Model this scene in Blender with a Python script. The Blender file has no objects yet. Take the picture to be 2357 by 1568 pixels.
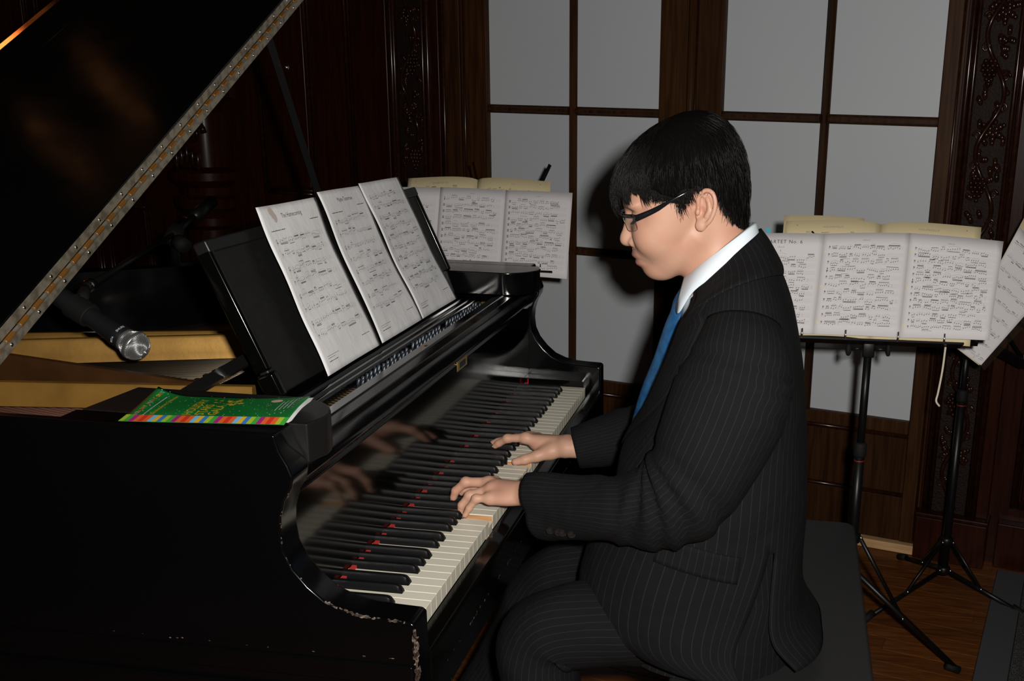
import bpy, bmesh, math, random
import numpy as np
from mathutils import Vector, Matrix

# ------------------------------------------------------------------ scene, camera, light
scene = bpy.context.scene
COL = scene.collection
ZK = 0.72                                  # height of the key tops above the floor
rnd = random.Random(7)

CAM = np.array([-1.31546, -0.49474, 0.73641 + ZK])
YAW, PITCH, ROLL = 0.14502, 0.27625, 0.02065
cf = np.array([math.cos(YAW)*math.cos(PITCH), math.sin(YAW)*math.cos(PITCH), -math.sin(PITCH)])
r0 = np.cross(cf, [0, 0, 1.0]); r0 /= np.linalg.norm(r0)
u0 = np.cross(r0, cf)
cr = r0*math.cos(ROLL) + u0*math.sin(ROLL)
cu = u0*math.cos(ROLL) - r0*math.sin(ROLL)
cam_data = bpy.data.cameras.new('camera')
cam = bpy.data.objects.new('camera', cam_data)
COL.objects.link(cam)
cam.matrix_world = Matrix(((cr[0], cu[0], -cf[0], CAM[0]), (cr[1], cu[1], -cf[1], CAM[1]),
                           (cr[2], cu[2], -cf[2], CAM[2]), (0, 0, 0, 1)))
cam_data.sensor_fit = 'HORIZONTAL'
cam_data.sensor_width = 36.0
cam_data.lens = 2447.0/2357.0*36.0
cam_data.shift_x = -(1458.96 - 1178.5)/2357.0
cam_data.shift_y = (891.12 - 784.0)/2357.0
cam_data.clip_start = 0.02
scene.camera = cam

scene.view_settings.view_transform = 'Standard'
scene.view_settings.look = 'None'
scene.view_settings.gamma = 1.0
scene.view_settings.use_curve_mapping = False
scene.view_settings.exposure = 0.0

world = bpy.data.worlds.new('dim_room'); scene.world = world
world.use_nodes = True
world.node_tree.nodes['Background'].inputs[0].default_value = (1.0, 0.72, 0.45, 1)
world.node_tree.nodes['Background'].inputs[1].default_value = 0.0025

# the photographer's flash: a small disc beside the lens
fl = bpy.data.lights.new('camera_flash', 'AREA')
fl.shape = 'DISK'; fl.size = 0.06; fl.energy = 46.0
fl.color = (1.0, 0.965, 0.91)
flo = bpy.data.objects.new('camera_flash', fl); COL.objects.link(flo)
fp = CAM + cr*0.095 + cu*0.07 - cf*0.02
aim = Vector((1.6, -0.35, 0.85)) - Vector(fp)
flo.matrix_world = Matrix.Translation(Vector(fp)) @ aim.to_track_quat('-Z', 'Y').to_matrix().to_4x4()

# ------------------------------------------------------------------ materials
MATS = {}
def mat(name, col, rough=0.5, metal=0.0, spec=0.5, coat=0.0, coat_rough=0.05, noise=None, bump=None, trans=0.0, sheen=0.0,
        sub=0.0, emit=None, alpha=1.0, ior=None, rough_noise=None):
    m = bpy.data.materials.new(name); m.use_nodes = True
    nt = m.node_tree; b = nt.nodes['Principled BSDF']
    b.inputs['Base Color'].default_value = (*col, 1)
    b.inputs['Roughness'].default_value = rough
    b.inputs['Metallic'].default_value = metal
    b.inputs['Specular IOR Level'].default_value = spec
    b.inputs['Coat Weight'].default_value = coat
    b.inputs['Coat Roughness'].default_value = coat_rough
    b.inputs['Transmission Weight'].default_value = trans
    b.inputs['Sheen Weight'].default_value = sheen
    b.inputs['Alpha'].default_value = alpha
    if ior: b.inputs['IOR'].default_value = ior
    if sub:
        b.inputs['Subsurface Weight'].default_value = sub
        b.inputs['Subsurface Radius'].default_value = (0.012, 0.005, 0.003)
        b.inputs['Subsurface Scale'].default_value = 0.5
    if emit:
        b.inputs['Emission Color'].default_value = (*emit[0], 1); b.inputs['Emission Strength'].default_value = emit[1]
    tc = None
    def coord(scale, kind='Object'):
        tcn = nt.nodes.new('ShaderNodeTexCoord'); mp = nt.nodes.new('ShaderNodeMapping')
        mp.inputs['Scale'].default_value = scale if isinstance(scale, (tuple, list)) else (scale,)*3
        nt.links.new(tcn.outputs[kind], mp.inputs[0]); return mp.outputs[0]
    if noise:
        # (scale, colour2, lo, hi, detail)
        n = nt.nodes.new('ShaderNodeTexNoise'); n.inputs['Scale'].default_value = 1.0
        n.inputs['Detail'].default_value = noise[4] if len(noise) > 4 else 4
        nt.links.new(coord(noise[0]), n.inputs['Vector'])
        r = nt.nodes.new('ShaderNodeValToRGB')
        r.color_ramp.elements[0].position = noise[2]; r.color_ramp.elements[0].color = (*col, 1)
        r.color_ramp.elements[1].position = noise[3]; r.color_ramp.elements[1].color = (*noise[1], 1)
        nt.links.new(n.outputs['Fac'], r.inputs[0]); nt.links.new(r.outputs[0], b.inputs['Base Color'])
    if bump:
        # (scale, strength, distance, detail)
        n = nt.nodes.new('ShaderNodeTexNoise'); n.inputs['Scale'].default_value = 1.0
        n.inputs['Detail'].default_value = bump[3] if len(bump) > 3 else 3
        nt.links.new(coord(bump[0]), n.inputs['Vector'])
        bp = nt.nodes.new('ShaderNodeBump'); bp.inputs['Strength'].default_value = bump[1]; bp.inputs['Distance'].default_value = bump[2]
        nt.links.new(n.outputs['Fac'], bp.inputs['Height']); nt.links.new(bp.outputs[0], b.inputs['Normal'])
    if rough_noise:
        n = nt.nodes.new('ShaderNodeTexNoise'); n.inputs['Scale'].default_value = 1.0; n.inputs['Detail'].default_value = 5
        nt.links.new(coord(rough_noise[0]), n.inputs['Vector'])
        mr = nt.nodes.new('ShaderNodeMapRange'); mr.inputs['To Min'].default_value = rough_noise[1]; mr.inputs['To Max'].default_value = rough_noise[2]
        mr.inputs['From Min'].default_value = 0.35; mr.inputs['From Max'].default_value = 0.7
        nt.links.new(n.outputs['Fac'], mr.inputs['Value']); nt.links.new(mr.outputs[0], b.inputs['Roughness'])
    MATS[name] = m
    return m

def pinstripe(name, base, line, period, width, bump_scale=900):
    """dark suiting whose stripes follow the U of the cloth"""
    m = mat(name, base, 0.9, spec=0.12)
    nt = m.node_tree; b = nt.nodes['Principled BSDF']
    uv = nt.nodes.new('ShaderNodeUVMap'); sp = nt.nodes.new('ShaderNodeSeparateXYZ'); nt.links.new(uv.outputs[0], sp.inputs[0])
    d = nt.nodes.new('ShaderNodeMath'); d.operation = 'DIVIDE'; d.inputs[1].default_value = period; nt.links.new(sp.outputs[0], d.inputs[0])
    fr = nt.nodes.new('ShaderNodeMath'); fr.operation = 'FRACT'; nt.links.new(d.outputs[0], fr.inputs[0])
    s = nt.nodes.new('ShaderNodeMath'); s.operation = 'SUBTRACT'; s.inputs[1].default_value = 0.5; nt.links.new(fr.outputs[0], s.inputs[0])
    a = nt.nodes.new('ShaderNodeMath'); a.operation = 'ABSOLUTE'; nt.links.new(s.outputs[0], a.inputs[0])
    l = nt.nodes.new('ShaderNodeMath'); l.operation = 'LESS_THAN'; l.inputs[1].default_value = width/period/2; nt.links.new(a.outputs[0], l.inputs[0])
    # the stripe is a line of stitched points
    fy = nt.nodes.new('ShaderNodeMath'); fy.operation = 'DIVIDE'; fy.inputs[1].default_value = 0.0016; nt.links.new(sp.outputs[1], fy.inputs[0])
    fy2 = nt.nodes.new('ShaderNodeMath'); fy2.operation = 'FRACT'; nt.links.new(fy.outputs[0], fy2.inputs[0])
    fy3 = nt.nodes.new('ShaderNodeMath'); fy3.operation = 'LESS_THAN'; fy3.inputs[1].default_value = 0.7; nt.links.new(fy2.outputs[0], fy3.inputs[0])
    mu = nt.nodes.new('ShaderNodeMath'); mu.operation = 'MULTIPLY'; nt.links.new(l.outputs[0], mu.inputs[0]); nt.links.new(fy3.outputs[0], mu.inputs[1])
    mx = nt.nodes.new('ShaderNodeMix'); mx.data_type = 'RGBA'
    mx.inputs[6].default_value = (*base, 1); mx.inputs[7].default_value = (*line, 1)
    nt.links.new(mu.outputs[0], mx.inputs[0]); nt.links.new(mx.outputs[2], b.inputs['Base Color'])
    tcn = nt.nodes.new('ShaderNodeTexCoord')
    n = nt.nodes.new('ShaderNodeTexNoise'); n.inputs['Scale'].default_value = bump_scale; n.inputs['Detail'].default_value = 2
    nt.links.new(tcn.outputs['Object'], n.inputs['Vector'])
    n2 = nt.nodes.new('ShaderNodeTexNoise'); n2.inputs['Scale'].default_value = 14; n2.inputs['Detail'].default_value = 2
    n2.inputs['Distortion'].default_value = 0.6
    nt.links.new(tcn.outputs['Object'], n2.inputs['Vector'])
    bp = nt.nodes.new('ShaderNodeBump'); bp.inputs['Strength'].default_value = 0.25; bp.inputs['Distance'].default_value = 0.0006
    nt.links.new(n.outputs['Fac'], bp.inputs['Height'])
    bp2 = nt.nodes.new('ShaderNodeBump'); bp2.inputs['Strength'].default_value = 0.5; bp2.inputs['Distance'].default_value = 0.012
    nt.links.new(n2.outputs['Fac'], bp2.inputs['Height']); nt.links.new(bp.outputs[0], bp2.inputs['Normal'])
    nt.links.new(bp2.outputs[0], b.inputs['Normal'])
    return m

def wood(name, c1, c2, scale, rough=0.35, coat=0.3, axis_scale=(1, 1, 1)):
    m = mat(name, c1, rough, spec=0.09, coat=coat*0.26, coat_rough=0.16)
    nt = m.node_tree; b = nt.nodes['Principled BSDF']
    tcn = nt.nodes.new('ShaderNodeTexCoord'); mp = nt.nodes.new('ShaderNodeMapping'); mp.inputs['Scale'].default_value = axis_scale
    nt.links.new(tcn.outputs['Object'], mp.inputs[0])
    n = nt.nodes.new('ShaderNodeTexNoise'); n.inputs['Scale'].default_value = scale; n.inputs['Detail'].default_value = 8; n.inputs['Distortion'].default_value = 0.7
    nt.links.new(mp.outputs[0], n.inputs['Vector'])
    r = nt.nodes.new('ShaderNodeValToRGB'); r.color_ramp.elements[0].position = 0.36; r.color_ramp.elements[1].position = 0.66
    r.color_ramp.elements[0].color = (*c1, 1); r.color_ramp.elements[1].color = (*c2, 1)
    oi = nt.nodes.new('ShaderNodeObjectInfo')
    hs = nt.nodes.new('ShaderNodeHueSaturation')
    mr = nt.nodes.new('ShaderNodeMapRange'); mr.inputs['To Min'].default_value = 0.82; mr.inputs['To Max'].default_value = 1.18
    nt.links.new(oi.outputs['Random'], mr.inputs['Value']); nt.links.new(mr.outputs[0], hs.inputs['Value'])
    nt.links.new(n.outputs['Fac'], r.inputs[0]); nt.links.new(r.outputs[0], hs.inputs['Color']); nt.links.new(hs.outputs[0], b.inputs['Base Color'])
    bp = nt.nodes.new('ShaderNodeBump'); bp.inputs['Strength'].default_value = 0.15; bp.inputs['Distance'].default_value = 0.001
    nt.links.new(n.outputs['Fac'], bp.inputs['Height']); nt.links.new(bp.outputs[0], b.inputs['Normal'])
    return m

M_LACQ = mat('black_lacquer', (0.0016, 0.0016, 0.0018), 0.14, spec=0.5, rough_noise=((9, 9, 9), 0.10, 0.2), bump=((40, 40, 40), 0.03, 0.001))
M_FALL = mat('polished_fallboard', (0.0018, 0.0018, 0.0016), 0.10, spec=0.24)
M_SATIN = mat('satin_black_wood', (0.006, 0.006, 0.006), 0.42, spec=0.45, bump=((300, 300, 300), 0.08, 0.0004))
M_DESK = mat('dusty_black_desk', (0.006, 0.006, 0.0056), 0.5, spec=0.4, noise=((70, 70, 70), (0.009, 0.009, 0.0085), 0.45, 0.8, 6))
M_WORN = mat('worn_lacquer', (0.0045, 0.0045, 0.005), 0.25, noise=((55, 55, 24), (0.11, 0.055, 0.03), 0.60, 0.68, 8))
M_CHIP = mat('bare_chipped_wood', (0.030, 0.014, 0.008), 0.7, noise=((140, 140, 140), (0.15, 0.115, 0.09), 0.5, 0.62, 6))
M_IVORY = mat('ivory', (0.73, 0.69, 0.575), 0.33, noise=((25, 6, 25), (0.66, 0.61, 0.49), 0.4, 0.7, 3))
M_KEYWOOD = wood('key_wood', (0.42, 0.20, 0.09), (0.58, 0.31, 0.15), 30, 0.6, 0.0, (2, 0.3, 2))
M_EBONY = mat('ebony', (0.0036, 0.0036, 0.0040), 0.40, spec=0.25, bump=((60, 400, 60), 0.06, 0.0003))
M_FELT = mat('red_felt', (0.45, 0.015, 0.012), 0.95)
M_GOLD = mat('gilded_iron', (0.36, 0.195, 0.040), 0.42, metal=0.55, noise=((14, 14, 14), (0.27, 0.14, 0.026), 0.4, 0.7, 4), bump=((120, 120, 120), 0.12, 0.001))
M_GOLD2 = mat('bright_gilding', (0.62, 0.38, 0.10), 0.5, metal=0.4)
M_COPPER = mat('copper_winding', (0.85, 0.45, 0.34), 0.32, metal=0.9)
M_STEEL = mat('steel_wire', (0.26, 0.21, 0.15), 0.38, metal=1.0)
M_PIN = mat('tuning_pin_steel', (0.055, 0.065, 0.08), 0.42, metal=0.85)
M_SOUND = wood('soundboard', (0.22, 0.10, 0.035), (0.30, 0.15, 0.06), 20, 0.4, 0.3, (6, 0.4, 6))
M_HINGE = mat('tarnished_hinge', (0.40, 0.35, 0.27), 0.42, metal=0.7, noise=((60, 60, 60), (0.22, 0.19, 0.14), 0.45, 0.62, 6))
M_BRASS = mat('brass_knuckle', (0.66, 0.30, 0.07), 0.34, metal=0.85)
M_PLATE = mat('brass_plate', (0.62, 0.42, 0.13), 0.3, metal=0.85)
M_WEB = mat('shaded_plate_web', (0.075, 0.030, 0.008), 0.5, metal=0.2, noise=((14, 14, 14), (0.05, 0.02, 0.006), 0.4, 0.7, 4))  # plate strut's dark brown: the lid's shadow put into its colour
M_DECAL = mat('copper_decal', (0.48, 0.25, 0.15), 0.4, metal=0.4)
M_DWOOD = wood('dark_mahogany', (0.014, 0.0032, 0.0014), (0.026, 0.0060, 0.0026), 9, 0.33, 0.35, (7, 7, 0.5))
M_OAK = wood('brown_stained_oak', (0.023, 0.0085, 0.0026), (0.048, 0.0190, 0.0064), 12, 0.45, 0.06, (7, 7, 0.35))
M_CARVE = wood('carved_walnut', (0.013, 0.0040, 0.0018), (0.025, 0.0082, 0.0038), 18, 0.24, 1.6, (3, 3, 3))
M_GROUND = mat('stippled_ground', (0.009, 0.0028, 0.0013), 0.6, spec=0.2, bump=((160, 160, 160), 0.8, 0.004, 4))
M_FROST = mat('frosted_glass', (0.50, 0.52, 0.545), 0.40, spec=0.32, noise=((3, 3, 2), (0.47, 0.50, 0.53), 0.3, 0.75, 3), bump=((260, 260, 260), 0.10, 0.0006))
M_THRESH = wood('bare_threshold', (0.38, 0.22, 0.10), (0.50, 0.31, 0.16), 14, 0.6, 0.0, (0.5, 7, 7))
M_FLOOR = wood('floor_boards', (0.080, 0.024, 0.0055), (0.150, 0.050, 0.012), 16, 0.35, 0.25, (7, 0.5, 7))
M_PAPER = mat('white_paper', (0.80, 0.795, 0.80), 0.75, spec=0.2, bump=((26, 26, 9), 0.35, 0.006, 3))
M_PAPER2 = mat('copied_paper', (0.72, 0.69, 0.70), 0.8, spec=0.2, bump=((20, 20, 20), 0.15, 0.002))
M_CREAM = mat('cream_paper', (0.78, 0.66, 0.40), 0.8, spec=0.2)
M_INK = mat('printing_ink', (0.035, 0.035, 0.04), 0.7)
M_INKG = mat('soft_ink', (0.16, 0.155, 0.16), 0.8)
M_STAFF = mat('staff_line_ink', (0.38, 0.375, 0.38), 0.8)
M_STAIN = mat('stained_paper', (0.55, 0.46, 0.42), 0.8)
M_BLACKMETAL = mat('black_enamel_tube', (0.004, 0.004, 0.004), 0.38, spec=0.3)
M_BOLT = mat('bright_bolt', (0.8, 0.8, 0.8), 0.2, metal=1.0)
M_RUBBER = mat('black_rubber', (0.005, 0.005, 0.005), 0.75, spec=0.25)
M_MICBODY = mat('matt_black_mic', (0.010, 0.010, 0.011), 0.4)
M_GRILLE = mat('silver_mesh', (0.62, 0.62, 0.62), 0.3, metal=0.9)
M_FOAM = mat('dark_foam', (0.015, 0.015, 0.015), 0.95)
M_WHITE = mat('white_print', (0.75, 0.77, 0.8), 0.6)
M_REDRING = mat('dark_red_ring', (0.20, 0.01, 0.01), 0.5)
M_VINYL = mat('black_vinyl', (0.016, 0.016, 0.0165), 0.55, bump=((350, 350, 350), 0.12, 0.0006))
M_SLATE = mat('smooth_slate', (0.060, 0.061, 0.066), 0.6, noise=((18, 18, 18), (0.062, 0.063, 0.066), 0.5, 0.75, 6))
M_SPECK = mat('speckled_stone', (0.020, 0.020, 0.019), 0.8, noise=((330, 330, 330), (0.16, 0.15, 0.13), 0.52, 0.70, 3))
M_SKIN = mat('skin', (0.525, 0.300, 0.208), 0.50, spec=0.36, sub=0.2, noise=((22, 22, 22), (0.50, 0.255, 0.180), 0.40, 0.72, 5), bump=((420, 420, 420), 0.10, 0.0006))
_nt = M_SKIN.node_tree; _b = _nt.nodes['Principled BSDF']; _src = _b.inputs['Base Color'].links[0].from_socket
_at = _nt.nodes.new('ShaderNodeAttribute'); _at.attribute_name = 'lip'
_mx = _nt.nodes.new('ShaderNodeMix'); _mx.data_type = 'RGBA'; _mx.inputs[7].default_value = (0.40, 0.165, 0.135, 1)
_nt.links.new(_at.outputs['Fac'], _mx.inputs[0]); _nt.links.new(_src, _mx.inputs[6]); _nt.links.new(_mx.outputs[2], _b.inputs['Base Color'])
M_LIP = mat('lip_skin', (0.42, 0.185, 0.15), 0.4, spec=0.4, sub=0.2)
M_NAIL = mat('nail', (0.76, 0.46, 0.36), 0.25, spec=0.5)
M_HAIR = mat('black_hair', (0.0045, 0.0034, 0.0028), 0.46, spec=0.22)
M_SCALP = mat('hair_base', (0.0022, 0.0018, 0.0016), 0.9, spec=0.05)
M_SUIT = pinstripe('pinstripe_suit', (0.0066, 0.0067, 0.0072), (0.024, 0.024, 0.027), 0.0125, 0.0009)
M_LINING = mat('jacket_lining', (0.006, 0.006, 0.007), 0.5)
M_SHIRT = mat('pale_blue_shirt', (0.70, 0.77, 0.83), 0.8, spec=0.2, bump=((500, 500, 500), 0.08, 0.0004))
M_TIE = mat('blue_satin_tie', (0.010, 0.060, 0.17), 0.42, spec=0.4, noise=((60, 60, 60), (0.02, 0.12, 0.27), 0.35, 0.7, 4))
M_TIESPOT = mat('tie_motif', (0.36, 0.21, 0.16), 0.5)
M_FRAME = mat('black_glasses_frame', (0.006, 0.0065, 0.008), 0.16, spec=0.6)
M_LENS = bpy.data.materials.new('spectacle_lens'); M_LENS.use_nodes = True
_nt = M_LENS.node_tree; _nt.nodes.remove(_nt.nodes['Principled BSDF'])
_t = _nt.nodes.new('ShaderNodeBsdfTransparent'); _t.inputs[0].default_value = (0.93, 0.95, 0.94, 1)
_g = _nt.nodes.new('ShaderNodeBsdfGlossy'); _g.inputs['Roughness'].default_value = 0.03
_fr = _nt.nodes.new('ShaderNodeValue'); _fr.outputs[0].default_value = 0.05
_mx = _nt.nodes.new('ShaderNodeMixShader'); _nt.links.new(_fr.outputs[0], _mx.inputs[0]); _nt.links.new(_t.outputs[0], _mx.inputs[1]); _nt.links.new(_g.outputs[0], _mx.inputs[2])
_nt.links.new(_mx.outputs[0], _nt.nodes['Material Output'].inputs[0])
M_BUTTON = mat('black_button', (0.012, 0.012, 0.012), 0.25, spec=0.6)
M_STRING = mat('white_cord', (0.62, 0.56, 0.45), 0.85)
M_GLOW = mat('warm_lamp_shade', (0.8, 0.4, 0.15), 0.6, emit=((1.0, 0.26, 0.05), 8.0))
M_GLOW2 = mat('dim_amber_shade', (0.6, 0.3, 0.1), 0.6, emit=((1.0, 0.27, 0.05), 0.07))
M_TAB = mat('blue_tab', (0.03, 0.36, 0.50), 0.6)

# ------------------------------------------------------------------ mesh helpers
class MB:
    """collects geometry for one mesh"""
    def __init__(self): self.v = []; self.f = []; self.m = []; self.uv = None
    def add(self, v, f, mi=0):
        o = len(self.v); self.v.extend([tuple(float(c) for c in p) for p in v])
        self.f.extend([tuple(i+o for i in q) for q in f]); self.m.extend([mi]*len(f))
    def build(self, name, mats, parent=None, smooth=False, loc=None):
        return mesh(name, self.v, self.f, mats, parent, smooth, mi=self.m, loc=loc)

def link(o, parent=None, loc=None):
    COL.objects.link(o)
    if parent is not None: o.parent = parent
    if loc is not None: o.location = loc
    return o

def mesh(name, v, f, mats, parent=None, smooth=False, mi=None, uv=None, loc=None):
    me = bpy.data.meshes.new(name)
    me.from_pydata([tuple(float(c) for c in p) for p in v], [], [tuple(int(i) for i in q) for q in f])
    if not isinstance(mats, (list, tuple)): mats = [mats]
    for m in mats: me.materials.append(m)
    if mi is not None and len(mats) > 1: me.polygons.foreach_set('material_index', mi)
    if uv is not None:
        l = me.uv_layers.new(name='UVMap'); uva = np.asarray(uv, dtype=np.float32)
        li = np.zeros(len(me.loops), dtype=np.int32); me.loops.foreach_get('vertex_index', li)
        l.data.foreach_set('uv', uva[li].ravel())
    if smooth: me.polygons.foreach_set('use_smooth', [True]*len(me.polygons))
    me.validate(); me.update()
    return link(bpy.data.objects.new(name, me), parent, loc)

def auto_smooth(o, ang=40):
    me = o.data; bm = bmesh.new(); bm.from_mesh(me)
    for e in bm.edges:
        if len(e.link_faces) == 2: e.smooth = e.calc_face_angle(0) < math.radians(ang)
    bm.to_mesh(me); bm.free()
    me.polygons.foreach_set('use_smooth', [True]*len(me.polygons)); return o

def empty(name, loc=(0, 0, 0)):
    o = bpy.data.objects.new(name, None); COL.objects.link(o); o.location = loc; o.empty_display_size = 0.05
    return o

def tag(o, label, cat, group=None):
    o['label'] = label; o['category'] = cat
    if group: o['group'] = group
    return o
def struct(o, label=None):
    o['kind'] = 'structure'
    if label: o['label'] = label
    return o
def stuff(o): o['kind'] = 'stuff'; return o

def boxg(x0, x1, y0, y1, z0, z1):
    return ([(x0,y0,z0),(x1,y0,z0),(x1,y1,z0),(x0,y1,z0),(x0,y0,z1),(x1,y0,z1),(x1,y1,z1),(x0,y1,z1)],
            [(3,2,1,0),(4,5,6,7),(0,1,5,4),(1,2,6,5),(2,3,7,6),(3,0,4,7)])

def bevelled(v, f, w, seg=2, ang=30):
    bm = bmesh.new()
    vs = [bm.verts.new(p) for p in v]
    for q in f:
        try: bm.faces.new([vs[i] for i in q])
        except ValueError: pass
    bmesh.ops.recalc_face_normals(bm, faces=bm.faces)
    es = [e for e in bm.edges if len(e.link_faces) == 2 and e.calc_face_angle(0) > math.radians(ang)]
    if w > 0: bmesh.ops.bevel(bm, geom=es, offset=w, segments=seg, profile=0.5, affect='EDGES', clamp_overlap=True)
    bm.verts.index_update()
    vv = [tuple(p.co) for p in bm.verts]; ff = [tuple(p.index for p in q.verts) for q in bm.faces]
    bm.free(); return vv, ff

def weighted(o):
    md = o.modifiers.new('normals', 'WEIGHTED_NORMAL'); md.mode = 'FACE_AREA'; md.weight = 90; md.keep_sharp = True
    return o
def rbox(name, b, m, parent=None, bev=0.002, seg=2, loc=None):
    v, f = bevelled(*boxg(*b), bev, seg)
    return weighted(auto_smooth(mesh(name, v, f, m, parent, True, loc=loc), 50))

def prism(poly, a, b, axis='x'):
    """closed 2-D outline swept from a to b: axis x -> poly=(y,z); y -> (x,z); z -> (x,y)"""
    n = len(poly)
    def P(t, p): return (t, p[0], p[1]) if axis == 'x' else (p[0], t, p[1]) if axis == 'y' else (p[0], p[1], t)
    v = [P(a, p) for p in poly] + [P(b, p) for p in poly]
    f = [(i, (i+1) % n, n+(i+1) % n, n+i) for i in range(n)] + [tuple(range(n))[::-1], tuple(range(n, 2*n))]
    return v, f

def prism_obj(name, poly, a, b, axis, m, parent=None, bev=0.002, seg=2, ang=30, loc=None):
    v, f = bevelled(*prism(poly, a, b, axis), bev, seg, ang)
    return weighted(auto_smooth(mesh(name, v, f, m, parent, True, loc=loc), 35))

def tube(pts, rad, n=10, caps=True, ell=None, up=(0, 0, 1)):
    """tube along points; rad scalar or per point; ell = per point (ra, rb) ellipse radii"""
    P = [Vector(p) for p in pts]; N = len(P); v = []; f = []
    prev = None
    for i, p in enumerate(P):
        t = (P[min(i+1, N-1)] - P[max(i-1, 0)]).normalized()
        if prev is None:
            a = Vector(up).cross(t)
            if a.length < 1e-3: a = Vector((1, 0, 0)).cross(t)
            a.normalize()
        else:
            a = (prev - t*prev.dot(t)).normalized()
        prev = a; b = t.cross(a)
        r = rad[i] if isinstance(rad, (list, tuple, np.ndarray)) else rad
        ra, rb = (ell[i] if ell else (r, r))
        for k in range(n):
            an = 2*math.pi*k/n
            v.append(tuple(p + a*math.cos(an)*ra + b*math.sin(an)*rb))
    for i in range(N-1):
        for k in range(n):
            k2 = (k+1) % n
            f.append((i*n+k, i*n+k2, (i+1)*n+k2, (i+1)*n+k))
    if caps: f.append(tuple(range(n))[::-1]); f.append(tuple(range((N-1)*n, N*n)))
    return v, f

def lathe(prof, n=24, axis=((0, 0, 0), (0, 0, 1))):
    """prof = [(r, t)] revolved about an axis"""
    o = Vector(axis[0]); d = Vector(axis[1]).normalized()
    a = d.cross(Vector((0, 0, 1)))
    if a.length < 1e-3: a = Vector((1, 0, 0))
    a.normalize(); b = d.cross(a); v = []; f = []
    for r, t in prof:
        for k in range(n):
            an = 2*math.pi*k/n; v.append(tuple(o + d*t + a*(r*math.cos(an)) + b*(r*math.sin(an))))
    for i in range(len(prof)-1):
        for k in range(n):
            k2 = (k+1) % n; f.append((i*n+k, i*n+k2, (i+1)*n+k2, (i+1)*n+k))
    f.append(tuple(range(n))[::-1]); f.append(tuple(range((len(prof)-1)*n, len(prof)*n)))
    return v, f

def ball(c, r, nu=10, nv=6, sc=(1, 1, 1)):
    v = [(c[0], c[1], c[2]+r*sc[2])]; f = []
    for j in range(1, nv):
        t = math.pi*j/nv
        for k in range(nu):
            p = 2*math.pi*k/nu
            v.append((c[0]+r*sc[0]*math.sin(t)*math.cos(p), c[1]+r*sc[1]*math.sin(t)*math.sin(p), c[2]+r*sc[2]*math.cos(t)))
    v.append((c[0], c[1], c[2]-r*sc[2])); L = len(v)-1
    for k in range(nu): f.append((0, 1+k, 1+(k+1) % nu))
    for j in range(nv-2):
        for k in range(nu):
            a = 1+j*nu+k; b = 1+j*nu+(k+1) % nu; f.append((a, a+nu, b+nu, b))
    for k in range(nu): f.append((L, 1+(nv-2)*nu+(k+1) % nu, 1+(nv-2)*nu+k))
    return v, f

def catmull(pts, n=8):
    P = [np.array(p, float) for p in pts]; P = [2*P[0]-P[1]] + P + [2*P[-1]-P[-2]]; out = []
    for i in range(1, len(P)-2):
        for k in range(n):
            t = k/n; a, b, c, d = P[i-1], P[i], P[i+1], P[i+2]
            out.append(0.5*((2*b)+(-a+c)*t+(2*a-5*b+4*c-d)*t*t+(-a+3*b-3*c+d)*t**3))
    out.append(P[-2]); return out

def text_tris(s, size, align='LEFT', spacing=1.0, shear=0.0):
    """flat letter triangles (2-D) of a word"""
    cu_ = bpy.data.curves.new('letters', 'FONT'); cu_.body = s; cu_.size = size; cu_.align_x = align
    cu_.space_character = spacing; cu_.resolution_u = 2; cu_.shear = shear
    ob = bpy.data.objects.new('letters', cu_); COL.objects.link(ob)
    dg = bpy.context.evaluated_depsgraph_get(); me = ob.evaluated_get(dg).to_mesh()
    v = [(p.co.x, p.co.y) for p in me.vertices]; f = [tuple(q.vertices) for q in me.polygons]
    ob.evaluated_get(dg).to_mesh_clear()
    bpy.data.objects.remove(ob); bpy.data.curves.remove(cu_)
    return v, f

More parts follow.
